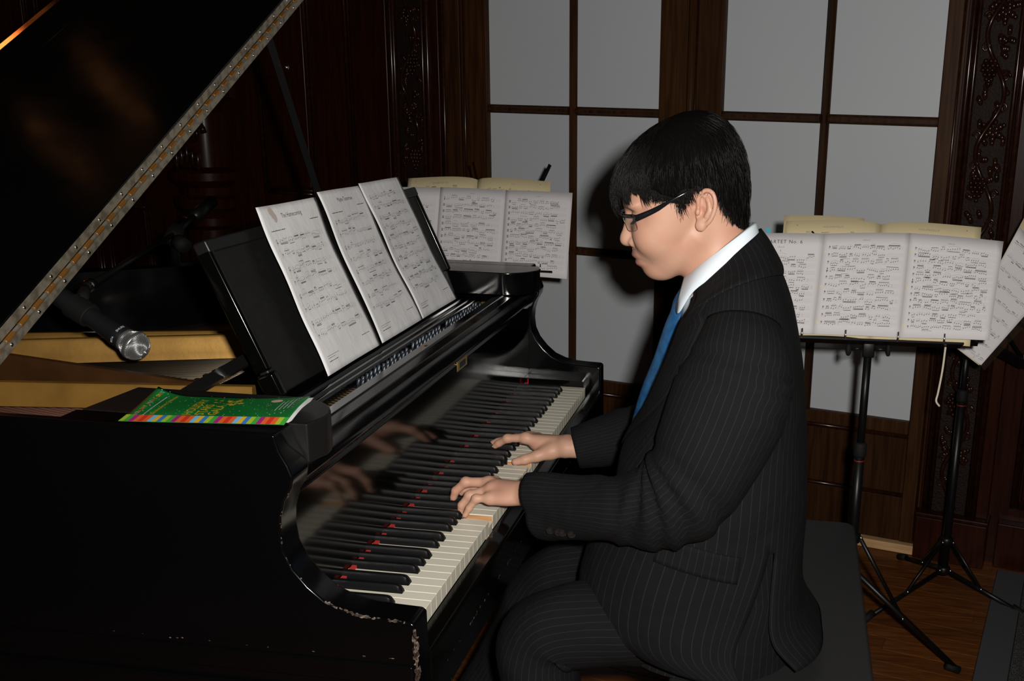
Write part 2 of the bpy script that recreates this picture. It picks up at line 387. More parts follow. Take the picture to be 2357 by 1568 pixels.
# ------------------------------------------------------------------ signed-distance modelling (for body, hands)
def sd_ell(P, c, r, R=None):
    q = P - np.array(c, np.float32)
    if R is not None: q = q @ np.array(R, np.float32)
    r = np.array(r, np.float32)
    k0 = np.sqrt(((q/r)**2).sum(-1)); k1 = np.sqrt(((q/(r*r))**2).sum(-1))
    return k0*(k0-1)/np.maximum(k1, 1e-6)
def sd_cone(P, a, b, ra, rb):
    a = np.array(a, np.float32); b = np.array(b, np.float32)
    ba = b-a; h = np.clip(((P-a) @ ba)/max(float(ba @ ba), 1e-9), 0, 1)
    return np.sqrt(((P-a-h[..., None]*ba)**2).sum(-1)) - (ra+(rb-ra)*h)
class SDF:
    def __init__(self, lo, hi, h):
        self.lo = np.array(lo, float); self.h = h
        self.n = np.ceil((np.array(hi)-self.lo)/h).astype(int)+1
        self.F = np.full(self.n, 1.0, np.float32)
    def _sub(self, lo, hi, pad):
        i0 = np.maximum(np.floor((np.array(lo)-pad-self.lo)/self.h).astype(int), 0)
        i1 = np.minimum(np.ceil((np.array(hi)+pad-self.lo)/self.h).astype(int)+1, self.n)
        if (i1 <= i0).any(): return None, None
        g = np.meshgrid(*[(self.lo[k]+np.arange(i0[k], i1[k])*self.h).astype(np.float32) for k in range(3)], indexing='ij')
        return tuple(slice(i0[k], i1[k]) for k in range(3)), np.stack(g, -1)
    def _mix(self, s, d, k, op):
        F = self.F[s]
        if op == 'add':
            h = np.clip(0.5+0.5*(F-d)/k, 0, 1); self.F[s] = F*(1-h)+d*h-k*h*(1-h)
        else:
            d = -d; h = np.clip(0.5-0.5*(F-d)/k, 0, 1); self.F[s] = F*(1-h)+d*h+k*h*(1-h)
    def ell(self, c, r, k=0.01, op='add', R=None):
        m = max(r); s, P = self._sub(np.array(c)-m, np.array(c)+m, 3*k+0.012)
        if s: self._mix(s, sd_ell(P, c, r, R), k, op)
    def cone(self, a, b, ra, rb, k=0.006, op='add'):
        m = max(ra, rb); a = np.array(a, float); b = np.array(b, float)
        s, P = self._sub(np.minimum(a, b)-m, np.maximum(a, b)+m, 3*k+0.012)
        if s: self._mix(s, sd_cone(P, a, b, ra, rb), k, op)
    def mesh(self):
        """surface nets"""
        F = self.F; S = F < 0; n = self.n
        c = np.zeros([n[0]-1, n[1]-1, n[2]-1], np.int8)
        for i in (0, 1):
            for j in (0, 1):
                for k in (0, 1): c += S[i:n[0]-1+i, j:n[1]-1+j, k:n[2]-1+k]
        idx = np.argwhere((c > 0) & (c < 8)); lut = -np.ones(c.shape, np.int64); lut[tuple(idx.T)] = np.arange(len(idx))
        pos = np.zeros((len(idx), 3)); cnt = np.zeros(len(idx))
        cor = [(i, j, k) for i in (0, 1) for j in (0, 1) for k in (0, 1)]
        for a in range(8):
            for b in range(a+1, 8):
                if sum(abs(cor[a][q]-cor[b][q]) for q in range(3)) != 1: continue
                fa = F[tuple((idx+cor[a]).T)]; fb = F[tuple((idx+cor[b]).T)]
                cr_ = (fa < 0) != (fb < 0); t = np.where(cr_, fa/np.where(cr_, fa-fb, 1), 0)
                p = np.array(cor[a]) + t[:, None]*(np.array(cor[b])-np.array(cor[a])); pos += np.where(cr_[:, None], p, 0); cnt += cr_
        V = self.lo + (idx + pos/cnt[:, None])*self.h
        faces = []
        for ax in range(3):
            o = [0, 0, 0]; o[ax] = 1; u, w = [(1, 2), (2, 0), (0, 1)][ax]
            sl0 = [slice(1, n[q]-1) for q in range(3)]; sl0[ax] = slice(0, n[ax]-1)
            base = np.argwhere(np.ones([s.stop-s.start for s in sl0], bool)) + [s.start for s in sl0]
            a = S[tuple(base.T)]; b = S[tuple((base+o).T)]
            for flip, sel in ((False, a & ~b), (True, ~a & b)):
                q = base[sel]
                if len(q) == 0: continue
                du = np.zeros(3, int); du[u] = 1; dw = np.zeros(3, int); dw[w] = 1
                ids = np.stack([lut[tuple((q-du-dw).T)], lut[tuple((q-dw).T)], lut[tuple(q.T)], lut[tuple((q-du).T)]], 1)
                faces.append(ids[:, ::-1] if flip else ids)
        return V, np.concatenate(faces)

# ------------------------------------------------------------------ the room
WH = 1.317
wd = Vector((math.cos(WH), math.sin(WH), 0)); wn = Vector((math.sin(WH), -math.cos(WH), 0)); wp = Vector((2.03, -0.872, 0))
# wall frame: x = to the right along the wall, y = into the wall, z = up
WM = Matrix(((-wd.x, wn.x, 0, wp.x), (-wd.y, wn.y, 0, wp.y), (0, 0, 1, 0), (0, 0, 0, 1)))
def wroot(name):
    o = empty(name); o.matrix_world = WM; return o

# floor: slab and separate boards where they show
flr = struct(empty('floor'))
v, f = boxg(-3.2, 4.2, -3.6, 4.2, -0.12, -0.003)
mesh('subfloor', v, f, M_FLOOR, flr)
for r in range(30):
    u = -1.75 + rnd.uniform(-0.5, 0)
    y1 = -0.02 - r*0.0665
    while u < 1.0:
        L = rnd.uniform(0.55, 1.15); u1 = min(u+L, 1.05)
        if u1 > -1.6 and u1-max(u, -1.7) > 0.05:
            v, f = bevelled(*boxg(max(u, -1.7)+0.0006, u1-0.0006, y1-0.0658, y1, -0.012, rnd.uniform(-0.0004, 0.0)), 0.001, 1)
            o = mesh('plank', [tuple(WM @ Vector(p)) for p in v], f, M_FLOOR, flr)
        u = u1

wall = struct(wroot('wall_back'))
for (a, b) in ((-4.9, -1.604), (0.089, 1.7)):
    v, f = boxg(a, b, 0.03, 0.14, 0, 4.2); mesh('backing', v, f, M_DWOOD, wall)
v, f = boxg(-1.604, 0.089, 0.03, 0.14, 2.5, 4.2); mesh('backing', v, f, M_DWOOD, wall)

def frame_panel(u0, u1, v0, v1, parent, field=M_DWOOD):
    """raised field inside four moulding strips"""
    rbox('panel', (u0+0.028, u1-0.028, 0.008, 0.034, v0+0.028, v1-0.028), field, parent, 0.006)
    for k, (a, b, c, d) in enumerate(((u0, u0+0.024, v0, v1), (u1-0.024, u1, v0, v1), (u0+0.024, u1-0.024, v0, v0+0.024), (u0+0.024, u1-0.024, v1-0.024, v1))):
        mb = MB()
        if k < 2:
            mb.add(*tube([((a+b)/2-0.006, 0.012, c), ((a+b)/2-0.006, 0.012, d)], 0.0075, 10)); mb.add(*tube([((a+b)/2+0.007, 0.016, c), ((a+b)/2+0.007, 0.016, d)], 0.0045, 8))
        else:
            mb.add(*tube([(a, 0.012, (c+d)/2-0.006), (b, 0.012, (c+d)/2-0.006)], 0.0075, 10)); mb.add(*tube([(a, 0.016, (c+d)/2+0.007), (b, 0.016, (c+d)/2+0.007)], 0.0045, 8))
        mb.build('moulding', M_CARVE, parent, True)
for (a, b) in ((-2.115, -1.90), (-2.535, -2.275), (-3.42, -3.16), (-3.70, -3.46), (-4.06, -3.74), (-4.45, -4.12)):
    frame_panel(a, b, 1.02, 2.75, wall); frame_panel(a, b, 0.2, 0.94, wall)
for (a, b) in ((0.36, 0.92), (0.98, 1.55)):
    frame_panel(a, b, 0.2, 2.75, wall)
rbox('baseboard', (-4.9, -1.62, -0.012, 0.03, 0, 0.15), M_DWOOD, wall, 0.004)
rbox('baseboard', (0.33, 1.7, -0.012, 0.03, 0, 0.15), M_DWOOD, wall, 0.004)
# half column with banded capital left of the door
colm = struct(wroot('trim_3'), 'carved half column with banded mouldings on the dark panelled wall')
prof = [(0.12, 0), (0.12, 0.2), (0.105, 0.22), (0.10, 0.6), (0.098, 0.86), (0.125, 0.88), (0.125, 0.91), (0.108, 0.925), (0.135, 0.95), (0.14, 0.985), (0.112, 1.0), (0.115, 1.03), (0.15, 1.06), (0.15, 1.09), (0.10, 1.11), (0.095, 1.32), (0.13, 1.36), (0.16, 1.38), (0.16, 1.42), (0.12, 1.44), (0.11, 2.8)]
v, f = lathe(prof, 26, ((-2.84, 0.03, 0), (0, 0, 1))); auto_smooth(mesh('shaft', v, f, M_DWOOD, colm, True), 30)
for s in (-1, 1):
    pts = []
    for k in range(26):
        a = k*0.42; r = 0.048*(1-k/28); pts.append((-2.84+s*(0.058+r*math.cos(a)*0.9), -0.075-0.001*k, 1.245+r*math.sin(a)))
    v, f = tube(pts, [0.011*(1-k/40) for k in range(26)], 8); mesh('volute', v, f, M_CARVE, colm, True)
for k in range(5):
    v, f = ball((-2.84+(k-2)*0.028, -0.075, 1.16-abs(k-2)*0.012), 0.02, 8, 6, (0.6, 0.5, 1.9)); mesh('leaf', v, f, M_CARVE, colm, True)

# doors: two glazed leaves
def door(name, u0, u1, cols, label):
    d = struct(wroot(name), label)
    rows = ((0.44, 0.885), (0.907, 1.355), (1.385, 1.83), (1.86, 2.31))
    rbox('stile', (u0, cols[0][0], -0.012, 0.03, 0.03, 2.45), M_OAK, d, 0.003)
    rbox('stile', (cols[1][1], u1, -0.012, 0.03, 0.03, 2.45), M_OAK, d, 0.003)
    rbox('top_rail', (cols[0][0], cols[1][1], -0.012, 0.03, 2.31, 2.45), M_OAK, d, 0.003)
    rbox('lock_rail', (cols[0][0], cols[1][1], -0.010, 0.03, 0.395, 0.44), M_OAK, d, 0.003)
    rbox('bottom_rail', (cols[0][0], cols[1][1], -0.012, 0.03, 0.032, 0.185), M_OAK, d, 0.003)
    rbox('kick_panel', (cols[0][0]+0.002, cols[1][1]-0.002, 0.006, 0.03, 0.19, 0.39), M_OAK, d, 0.004)
    for z in (0.19, 0.392):
        v, f = tube([(cols[0][0], -0.008, z), (cols[1][1], -0.008, z)], 0.008, 8); mesh('moulding', v, f, M_CARVE, d, True)
    pr_ = [(-0.0135, 0.02), (-0.0135, 0.004), (-0.008, -0.002), (-0.005, -0.010), (0.005, -0.010), (0.008, -0.002), (0.0135, 0.004), (0.0135, 0.02)]
    c = (cols[0][1]+cols[1][0])/2
    v, f = prism([(c+a, b) for a, b in pr_], 0.44, 2.31, 'z'); mesh('muntin', v, f, M_OAK, d)
    for z in (0.896, 1.370, 1.845):
        for cc in cols:
            v, f = prism([(b, z+a*1.05) for a, b in pr_], cc[0], cc[1], 'x'); mesh('muntin', v, f, M_OAK, d)
    for cc in cols:
        for r in rows:
            v, f = boxg(cc[0]-0.004, cc[1]+0.004, 0.012, 0.018, r[0]-0.006, r[1]+0.006); mesh('pane', v, f, M_FROST, d)
    for a in (u0, u1):   # edge beading
        s = 1 if a == u0 else -1
        v, f = tube([(a+s*0.012, -0.012, 0.04), (a+s*0.012, -0.012, 2.44)], 0.004, 8); mesh('bead', v, f, M_CARVE, d, True)
    return d
door('door_1', -1.603, -0.747, ((-1.502, -1.190), (-1.163, -0.858)), 'left door leaf with frosted panes behind the piano')
dr2 = door('door_2', -0.745, 0.089, ((-0.642, -0.325), (-0.298, 0.030)), 'right door leaf with frosted panes behind the cello stand')
v, f = tube([(-0.746, -0.018, 0.03), (-0.746, -0.018, 2.45)], 0.013, 10); mesh('astragal', v, f, M_OAK, dr2, True)
th = struct(wroot('trim_4'), 'bare wooden threshold strip under the doors')
rbox('threshold', (-1.6, 0.089, -0.035, 0.03, 0.0, 0.030), M_THRESH, th, 0.003)

# carved pilasters on both sides of the doors
def pilaster(name, u0, u1, label, mirror=False):
    p = struct(wroot(name), label)
    c = (u0+u1)/2; w = (u1-u0)/2
    rbox('ground', (u0-0.004, u1+0.004, -0.018, 0.03, 0.16, 2.9), M_GROUND, p, 0.001)
    for a, r, y in ((u0-0.008, 0.007, -0.030), (u0-0.024, 0.009, -0.024), (u1+0.008, 0.007, -0.030), (u1+0.026, 0.010, -0.026)):
        v, f = tube([(a, y, 0.16), (a, y, 2.9)], r, 10); mesh('bead', v, f, M_CARVE, p, True)
    rbox('border', (u0-0.040, u0-0.012, -0.022, 0.03, 0.16, 2.9), M_DWOOD, p, 0.002)
    rbox('border', (u1+0.012, u1+0.070, -0.024, 0.03, 0.16, 2.9), M_DWOOD, p, 0.004)
    rbox('plinth', (u0-0.045, u1+0.075, -0.050, 0.03, 0.0, 0.145), M_DWOOD, p, 0.004)
    rbox('plinth_cap', (u0-0.048, u1+0.078, -0.056, 0.03, 0.145, 0.162), M_DWOOD, p, 0.005)
    per = 0.33; s0 = -1 if mirror else 1
    pts = [(c+s0*0.62*w*math.sin(2*math.pi*(z-0.05)/per), -0.028-0.006*math.cos(4*math.pi*z/per), z) for z in np.arange(0.18, 2.86, 0.011)]
    v, f = tube(pts, 0.0068, 8); mesh('vine', v, f, M_CARVE, p, True)
    z = 0.10; k = 0; r2 = random.Random(3)
    while z < 2.75:
        s = s0 if k % 2 == 0 else -s0
        gz = z + per*0.27
        if gz > 0.2:
            if k % 2 == 0:      # grapes
                mb = MB()
                for row in range(6):
                    nn = (3, 4, 4, 3, 2, 1)[row]
                    for q in range(nn):
                        mb.add(*ball((c-s*0.30*w+(q-(nn-1)/2)*0.0125+r2.uniform(-.001, .001), -0.026-r2.uniform(0, .006), gz+0.035-row*0.0125), 0.0072, 8, 5))
                mb.build('grape_cluster', M_CARVE, p, True)
            else:               # five-lobed leaf
                mb = MB(); cc = (c-s*0.22*w, -0.022, gz)
                for q in range(5):
                    a = math.radians(-90+(q-2)*58)
                    for t, rr in ((0.010, 0.0085), (0.021, 0.0095), (0.031, 0.007)):
                        mb.add(*ball((cc[0]+math.cos(a)*t, cc[1]-0.004+0.15*t, cc[2]+math.sin(a)*t*1.15+0.008), rr, 8, 5, (1, 0.6, 1.1)))
                mb.build('leaf', M_CARVE, p, True)
        if gz > 0.2:
            for q in range(12):         # small filling leaves
                lu = c+r2.uniform(-0.86, 0.86)*w; lz = z+r2.uniform(0, per/2); an_ = r2.uniform(0, 6.28)
                if lz < 0.2: continue
                mb = MB()
                for t in (-1, 0, 1): mb.add(*ball((lu+0.006*t*math.cos(an_), -0.020-0.002*(t == 0), lz+0.006*t*math.sin(an_)), 0.0075, 7, 5, (1.0, 0.55, 1.3)))
                mb.build('leaf', M_CARVE, p, True)
        # tendril curls off the vine
        for q, (du, dz) in enumerate(((0.62, 0.02), (-0.66, 0.10))):
            cx = c+s*du*w; cz = z+dz+0.06
            if cz < 0.2: continue
            tp = [(cx+s*0.013*(1-t/16)*math.cos(0.55*t), -0.026, cz+0.016*(1-t/16)*math.sin(0.55*t)) for t in range(14)]
            v, f = tube(tp, [0.0045*(1-t/22) for t in range(14)], 6); mesh('tendril', v, f, M_CARVE, p, True)
        z += per/2; k += 1
    return p
pilaster('trim_1', 0.128, 0.228, 'carved grapevine pilaster right of the glazed doors')
pilaster('trim_2', -1.86, -1.757, 'carved grapevine pilaster left of the glazed doors', True)
jam = struct(wroot('trim_5'), 'plain dark door jamb between left pilaster and door')
rbox('jamb', (-1.68, -1.604, -0.02, 0.03, 0.0, 2.5), M_OAK, jam, 0.003)
v, f = tube([(-1.668, -0.024, 0.03), (-1.668, -0.024, 2.5)], 0.006, 8); mesh('bead', v, f, M_CARVE, jam, True)

# stone slab on the floor at the right, lying square to the wall
sl = empty('stone_slab', tuple(WM @ Vector((0.431, -0.75, 0)))); sl.rotation_euler = (0, 0, math.atan2(-wd.y, -wd.x))
rbox('border', (-0.082, 0.0, -1.3, 0.68, 0.0, 0.022), M_SLATE, sl, 0.003)
rbox('field', (0.001, 0.75, -1.3, 0.68, 0.0, 0.019), M_SPECK, sl, 0.002)
tag(sl, 'dark speckled stone slab with smooth grey border on the floor at the lower right', 'stone slab')

# ------------------------------------------------------------------ grand piano
LZ = (0, 0, ZK)
piano = empty('grand_piano')
tag(piano, 'black lacquered grand piano with open lid and ivory keyboard', 'piano')
KW = 0.0235
# --- case
arm_top = [(0.150, 0.295), (0.144, 0.272), (0.134, 0.254), (0.128, 0.238), (0.131, 0.222), (0.142, 0.203), (0.149, 0.180), (0.151, 0.155), (0.148, 0.130),
           (0.137, 0.106), (0.118, 0.083), (0.096, 0.064), (0.070, 0.053), (0.043, 0.047), (0.010, 0.045), (-0.024, 0.044), (-0.030, 0.040)]
prof_arm = arm_top + [(-0.032, -0.105), (0.0, -0.125), (0.30, -0.20)]
prism_obj('bass_arm', prof_arm + [(0.462, -0.20), (0.462, 0.295)], -0.100, -0.050, 'x', M_LACQ, piano, 0.004, 3, 25, loc=LZ)
rbox('bass_side', (-0.1002, -0.084, 0.36, 1.72, -0.20, 0.2952), M_LACQ, piano, 0.003, loc=LZ)
prism_obj('treble_arm', prof_arm + [(0.46, -0.20), (0.46, 0.295)], 1.267, 1.317, 'x', M_LACQ, piano, 0.004, 3, 25, loc=LZ)
# bent side
path = catmull([(1.317, 0.44), (1.312, 0.58), (1.265, 0.74), (1.165, 0.90), (1.03, 1.05), (0.93, 1.18), (0.85, 1.36), (0.76, 1.55), (0.60, 1.68), (0.35, 1.74), (0.10, 1.75), (-0.10, 1.72)], 5)
mb = MB(); n = len(path); vv = []
for i, p in enumerate(path):
    t = path[min(i+1, n-1)]-path[max(i-1, 0)]; t /= np.linalg.norm(t); nn = np.array((t[1], -t[0])); q = p - nn*0.05
    vv += [(p[0], p[1], -0.20), (p[0], p[1], 0.295), (q[0], q[1], 0.295), (q[0], q[1], -0.20)]
ff = [(i*4+a, i*4+(a+1) % 4, i*4+4+(a+1) % 4, i*4+4+a) for i in range(n-1) for a in range(4)] + [(0, 3, 2, 1), ((n-1)*4, (n-1)*4+1, (n-1)*4+2, (n-1)*4+3)]
auto_smooth(mesh('bent_side', vv, ff, M_LACQ, piano, True, loc=LZ), 40)
# ledge rails on the outside of the case
rbox('case_moulding', (-0.1045, -0.099, -0.026, 1.70, -0.050, -0.020), M_LACQ, piano, 0.003, loc=LZ)
rbox('case_moulding', (-0.108, -0.099, -0.020, 1.70, -0.125, -0.066), M_LACQ, piano, 0.004, loc=LZ)
# chipped lacquer along the front of the near arm
r3 = random.Random(11)
def chips(name, pts, wid, cnt, nrm):
    mb = MB()
    for k in range(cnt):
        t = r3.random(); i = min(int(t*(len(pts)-1)), len(pts)-2); fr_ = t*(len(pts)-1)-i
        p = np.array(pts[i])*(1-fr_)+np.array(pts[i+1])*fr_; d = np.array(pts[i+1])-np.array(pts[i]); d /= np.linalg.norm(d)
        w = wid*r3.uniform(0.25, 1.0); L = wid*r3.uniform(0.5, 2.2)
        o = np.cross(d, nrm); o /= np.linalg.norm(o); p = p+o*r3.uniform(-1, 1)*wid*0.35+np.array(nrm)*0.0004
        ring = []
        for a in range(9):
            an = 2*math.pi*a/9; rr = r3.uniform(0.55, 1.1)
            ring.append(tuple(p+d*math.cos(an)*L*rr*0.5+o*math.sin(an)*w*rr*0.5))
        mb.add(ring, [tuple(range(9))])
    return stuff(mb.build(name, M_CHIP, piano, loc=LZ))
chips('chipped_corner', [(-0.100, -0.0305, 0.036), (-0.100, -0.0315, -0.015), (-0.100, -0.032, -0.10)], 0.0075, 70, (-0.75, -0.66, 0))
chips('chipped_corner', [(-0.100, -0.0285, 0.036), (-0.100, -0.029, -0.015), (-0.100, -0.028, -0.10)], 0.007, 36, (-1.0, 0, 0))
chips('chipped_edge', [(-0.0995, y, z) for y, z in arm_top[11:16]], 0.0042, 46, (-0.7, -0.1, 0.7))
chips('chipped_edge', [(-0.0995, y, z) for y, z in arm_top[4:11]], 0.0028, 14, (-0.75, -0.65, 0))
chips('chipped_rail', [(-0.1085, 0.10, -0.070), (-0.1085, -0.018, -0.070)], 0.005, 26, (-1, 0, 0.05))
chips('chipped_rail', [(-0.1005, 0.42, -0.012), (-0.1005, 0.0, -0.012)], 0.0028, 12, (-1, 0, 0.05))
# keybed, keyslip, key blocks
rbox('keybed', (-0.051, 1.268, -0.030, 0.44, -0.130, -0.040), M_LACQ, piano, 0.004, loc=LZ)
prism_obj('keyslip', [(-0.0345, -0.076), (-0.0345, -0.028), (-0.031, -0.0225), (-0.004, -0.0215), (-0.004, -0.045), (-0.026, -0.05), (-0.026, -0.076)], -0.0495, 1.2665, 'x', M_FALL, piano, 0.0015, 2, loc=LZ)
chips('chipped_keyslip', [(0.0, -0.0349, -0.0735), (1.1, -0.0349, -0.0735)], 0.005, 60, (0, -1, 0.05))
for a, b in ((-0.0495, -0.0025), (1.2245, 1.2665)):
    prism_obj('key_block', [(0.004, -0.02), (0.004, 0.012), (0.009, 0.0165), (0.158, 0.0165), (0.158, -0.02)], a, b, 'x', M_LACQ, piano, 0.0015, 2, loc=LZ)
rbox('key_frame', (-0.002, 1.2235, 0.010, 0.30, -0.040, -0.026), M_KEYWOOD, piano, 0.001, loc=LZ)
# fallboard and the profiled rail above it
fb = prism_obj('fallboard', [(0.158, 0.0030), (0.1545, 0.19), (0.160, 0.198), (0.178, 0.198), (0.178, 0.004)], -0.0495, 1.2665, 'x', M_FALL, piano, 0.0012, 2, loc=LZ)
rbox('name_plate', (0.672, 0.736, 0.1535, 0.156, 0.176, 0.196), M_PLATE, fb, 0.0008)
rbox('name_plate_inset', (0.684, 0.724, 0.1528, 0.154, 0.180, 0.192), M_PIN, fb, 0.0005)
prism_obj('nose_rail', [(0.153, 0.199), (0.150, 0.206), (0.1515, 0.219), (0.158, 0.232), (0.167, 0.2385), (0.188, 0.2395), (0.190, 0.2415), (0.213, 0.2385), (0.217, 0.232), (0.217, 0.199)],
          -0.0495, 1.2665, 'x', M_LACQ, piano, 0.002, 3, 25, loc=LZ)
v, f = prism([(0.586, 0.1965), (0.600, 0.204), (0.640, 0.204), (0.645, 0.199), (0.632, 0.193), (0.592, 0.193)], 0.2403, 0.2406, 'z')
mesh('decal', v, f, M_DECAL, piano, loc=LZ)
v, f = prism([(0.610, 0.196), (0.614, 0.202), (0.622, 0.202), (0.624, 0.196)], 0.2406, 0.2409, 'z'); mesh('decal_emblem', v, f, M_INK, piano, loc=LZ)
# felt strip behind the keys
v, f = boxg(0.0, 1.2225, 0.1495, 0.1565, -0.004, 0.0046); mesh('felt_strip', v, f, M_FELT, piano, loc=LZ)
v, f = boxg(1.2228, 1.2234, 0.1475, 0.1495, -0.004, 0.014); mesh('felt_strip', v, f, M_FELT, piano, loc=LZ)
v, f = bevelled(*boxg(-0.049, -0.040, 0.150, 0.175, 0.235, 0.262), 0.003, 2); mesh('felt_pad', v, f, M_FELT, piano, loc=LZ)

# --- keys
def white_mesh(kind):
    g = 0.0005; w = KW - g; c1 = {'C': 0, 'D': 0.0045, 'E': 0.0085, 'F': 0, 'G': 0.003, 'A': 0.0065, 'B': 0.0105, 'a': 0, 'c': 0}[kind]
    c2 = {'C': 0.0095, 'D': 0.0055, 'E': 0, 'F': 0.0115, 'G': 0.0075, 'A': 0.0045, 'B': 0, 'a': 0.0045, 'c': 0}[kind]
    hw = 0.0005
    def outline(y0, y1):
        a = g; b = w
        p = [(a, y0), (b, y0), (b, 0.0495)]
        if c2: p += [(KW-c2-hw, 0.0495)]
        p += [(KW-c2-hw if c2 else b, y1), (c1+hw if c1 else a, y1)]
        if c1: p += [(c1+hw, 0.0495)]
        p += [(a, 0.0495)]
        return p
    mb = MB()
    v, f = bevelled(*prism(outline(-0.0006, 0.170), -0.0024, 0.0, 'z'), 0.0005, 1, 50); mb.add(v, f, 0)      # ivory top with a small lip
    v, f = prism(outline(0.0008, 0.240), -0.026, -0.0024, 'z'); mb.add(v, f, 1)                             # wooden body
    v, f = boxg(g, w, 0.0, 0.0009, -0.0255, -0.0024); mb.add(v, f, 0)                                       # ivory front
    me = mb.build('white_key', [M_IVORY, M_KEYWOOD]); d = me.data; bpy.data.objects.remove(me); return d
names = 'ABCDEFG'
wm = {k: white_mesh(k) for k in 'ABCDEFGac'}
pressed_w = {15: 0.0105, 27: 0.0100}
for i in range(52):
    kind = names[i % 7]
    if i == 0: kind = 'a'
    if i == 51: kind = 'c'
    o = bpy.data.objects.new('white_key', wm[kind]); link(o, piano, (i*KW, 0, ZK))
    d = pressed_w.get(i, 0)
    o.rotation_euler = (d/0.235, 0, 0) if d else (rnd.uniform(-0.0016, 0.0016), 0, 0)
    if d: o.location.z -= d
def black_mesh():
    secs = [(0.0495, 0.0056, -0.001, 0.0056, 0.0004), (0.0500, 0.0055, -0.001, 0.0053, 0.0030), (0.0535, 0.0055, -0.001, 0.0050, 0.0085), (0.0560, 0.0055, -0.001, 0.0047, 0.0108),
            (0.0600, 0.0055, -0.001, 0.0045, 0.0118), (0.0660, 0.0055, -0.001, 0.0045, 0.0121), (0.1800, 0.0055, -0.001, 0.0045, 0.0118)]
    v = []; f = []
    for y, wb, zb, wt, zt in secs:
        e = min(0.0011, (zt-zb)*0.3)
        v += [(-wb, y, -0.02), (-wb, y, zb), (-wt, y, zt-e), (-wt+e, y, zt), (wt-e, y, zt), (wt, y, zt-e), (wb, y, zb), (wb, y, -0.02)]
    for i in range(len(secs)-1):
        for k in range(7): f.append((i*8+k, i*8+8+k, i*8+9+k, i*8+1+k))
    f.append(tuple(range(8))); f.append(tuple(range((len(secs)-1)*8, len(secs)*8))[::-1])
    o = mesh('black_key', v, f, M_EBONY, None, True); auto_smooth(o, 42); d = o.data; bpy.data.objects.remove(o); return d
bmk = black_mesh()
boff = {'C': -0.0035, 'D': 0.0035, 'F': -0.005, 'G': 0.0, 'A': 0.005}
for i in range(51):
    k = names[i % 7]
    if k in boff:
        o = bpy.data.objects.new('black_key', bmk); link(o, piano, ((i+1)*KW+boff[k], 0, ZK)); o.rotation_euler = (rnd.uniform(-0.002, 0.002), 0, 0)

# --- inside: soundboard, iron plate, strings, pins
v, f = prism([(-0.05, 0.30), (1.267, 0.30), (1.267, 0.6), (1.11, 0.88), (0.88, 1.14), (0.72, 1.5), (0.5, 1.68), (-0.05, 1.68)], 0.060, 0.072, 'z'); mesh('soundboard', v, f, M_SOUND, piano, loc=LZ)
v, f = bevelled(*prism([(-0.048, 0.218), (1.265, 0.218), (1.265, 0.47), (0.78, 0.53), (0.70, 0.50), (0.34, 0.55), (-0.048, 0.50)], 0.165, 0.186, 'z'), 0.003, 2); auto_smooth(mesh('iron_plate', v, f, M_GOLD, piano, True, loc=LZ), 40)
def strut(x0, y0, x1, y1, w, zb, zt, arch=0.0, m=None):
    d = np.array((x1-x0, y1-y0)); d = d/np.linalg.norm(d); o = np.array((-d[1], d[0]))*w/2; v = []; f = []; N = 12
    for i in range(N+1):
        t = i/N; x = x0+(x1-x0)*t; y = y0+(y1-y0)*t; zz = zt+arch*math.sin(math.pi*t); zm = zb+0.012
        for s, z in ((-1.25, zb), (-1, zm), (-0.8, zz-0.004), (-0.55, zz), (0.55, zz), (0.8, zz-0.004), (1, zm), (1.25, zb)): v.append((x+o[0]*s, y+o[1]*s, z))
    for i in range(N):
        for k in range(7): f.append((i*8+k, i*8+k+1, i*8+9+k, i*8+8+k))
    f.append(tuple(range(8))[::-1]); f.append(tuple(range(N*8, N*8+8)))
    auto_smooth(mesh('plate_strut', v, f, m or M_GOLD, piano, True, loc=LZ), 40)
strut(0.262, 0.37, 0.09, 1.50, 0.022, 0.208, 0.247)
strut(0.690, 0.36, 0.315, 1.36, 0.022, 0.200, 0.246)
strut(0.965, 0.34, 0.72, 1.15, 0.018, 0.176, 0.192)
strut(0.268, 0.47, 0.42, 1.14, 0.020, 0.200, 0.246, m=M_WEB)
strut(1.16, 0.34, 1.02, 0.80, 0.020, 0.180, 0.205)
v, f = tube([(0.16, 0.50, 0.178), (0.40, 0.53, 0.178), (0.66, 0.52, 0.178)], 0.014, 10); mesh('agraffe_bar', v, f, M_GOLD, piano, True, loc=LZ)
for x in (0.20, 0.245, 0.30):
    v, f = lathe([(0.016, 0), (0.016, 0.01), (0.012, 0.016), (0.006, 0.018)], 14, ((x, 0.44-0.03*(x-0.2)/0.1, 0.186), (0, 0, 1))); auto_smooth(mesh('plate_bolt', v, f, M_GOLD, piano, True, loc=LZ), 40)
mb = MB(); dx = 0.30
for k in range(52):
    x = -0.12+k*0.0088; y0 = 0.36; y1 = 1.50-0.004*k
    p0 = (x+(y0-0.62)*dx, y0, 0.197); p1 = (x+(y1-0.62)*dx, y1, 0.197)
    if p0[0] < -0.08:
        t = (-0.08-p0[0])/(p1[0]-p0[0]); p0 = (-0.08, y0+(y1-y0)*t, 0.197)
    mb.add(*tube([p0, p1], 0.0019, 6))
stuff(mb.build('bass_strings', M_COPPER, piano, True, loc=LZ))
mb = MB()
for k in range(150):
    x = 0.33+k*0.0056; y1 = max(0.62, 1.5-0.9*(x-0.3))
    mb.add(*tube([(x, 0.27, 0.192), (x-0.14*(y1-0.27), y1, 0.182)], 0.0007, 4))
for k in range(30):
    x = 0.06+k*0.0085; mb.add(*tube([(x, 0.200, 0.196), (x+0.05, 0.52, 0.196)], 0.0012, 5))
stuff(mb.build('steel_strings', M_STEEL, piano, True, loc=LZ))
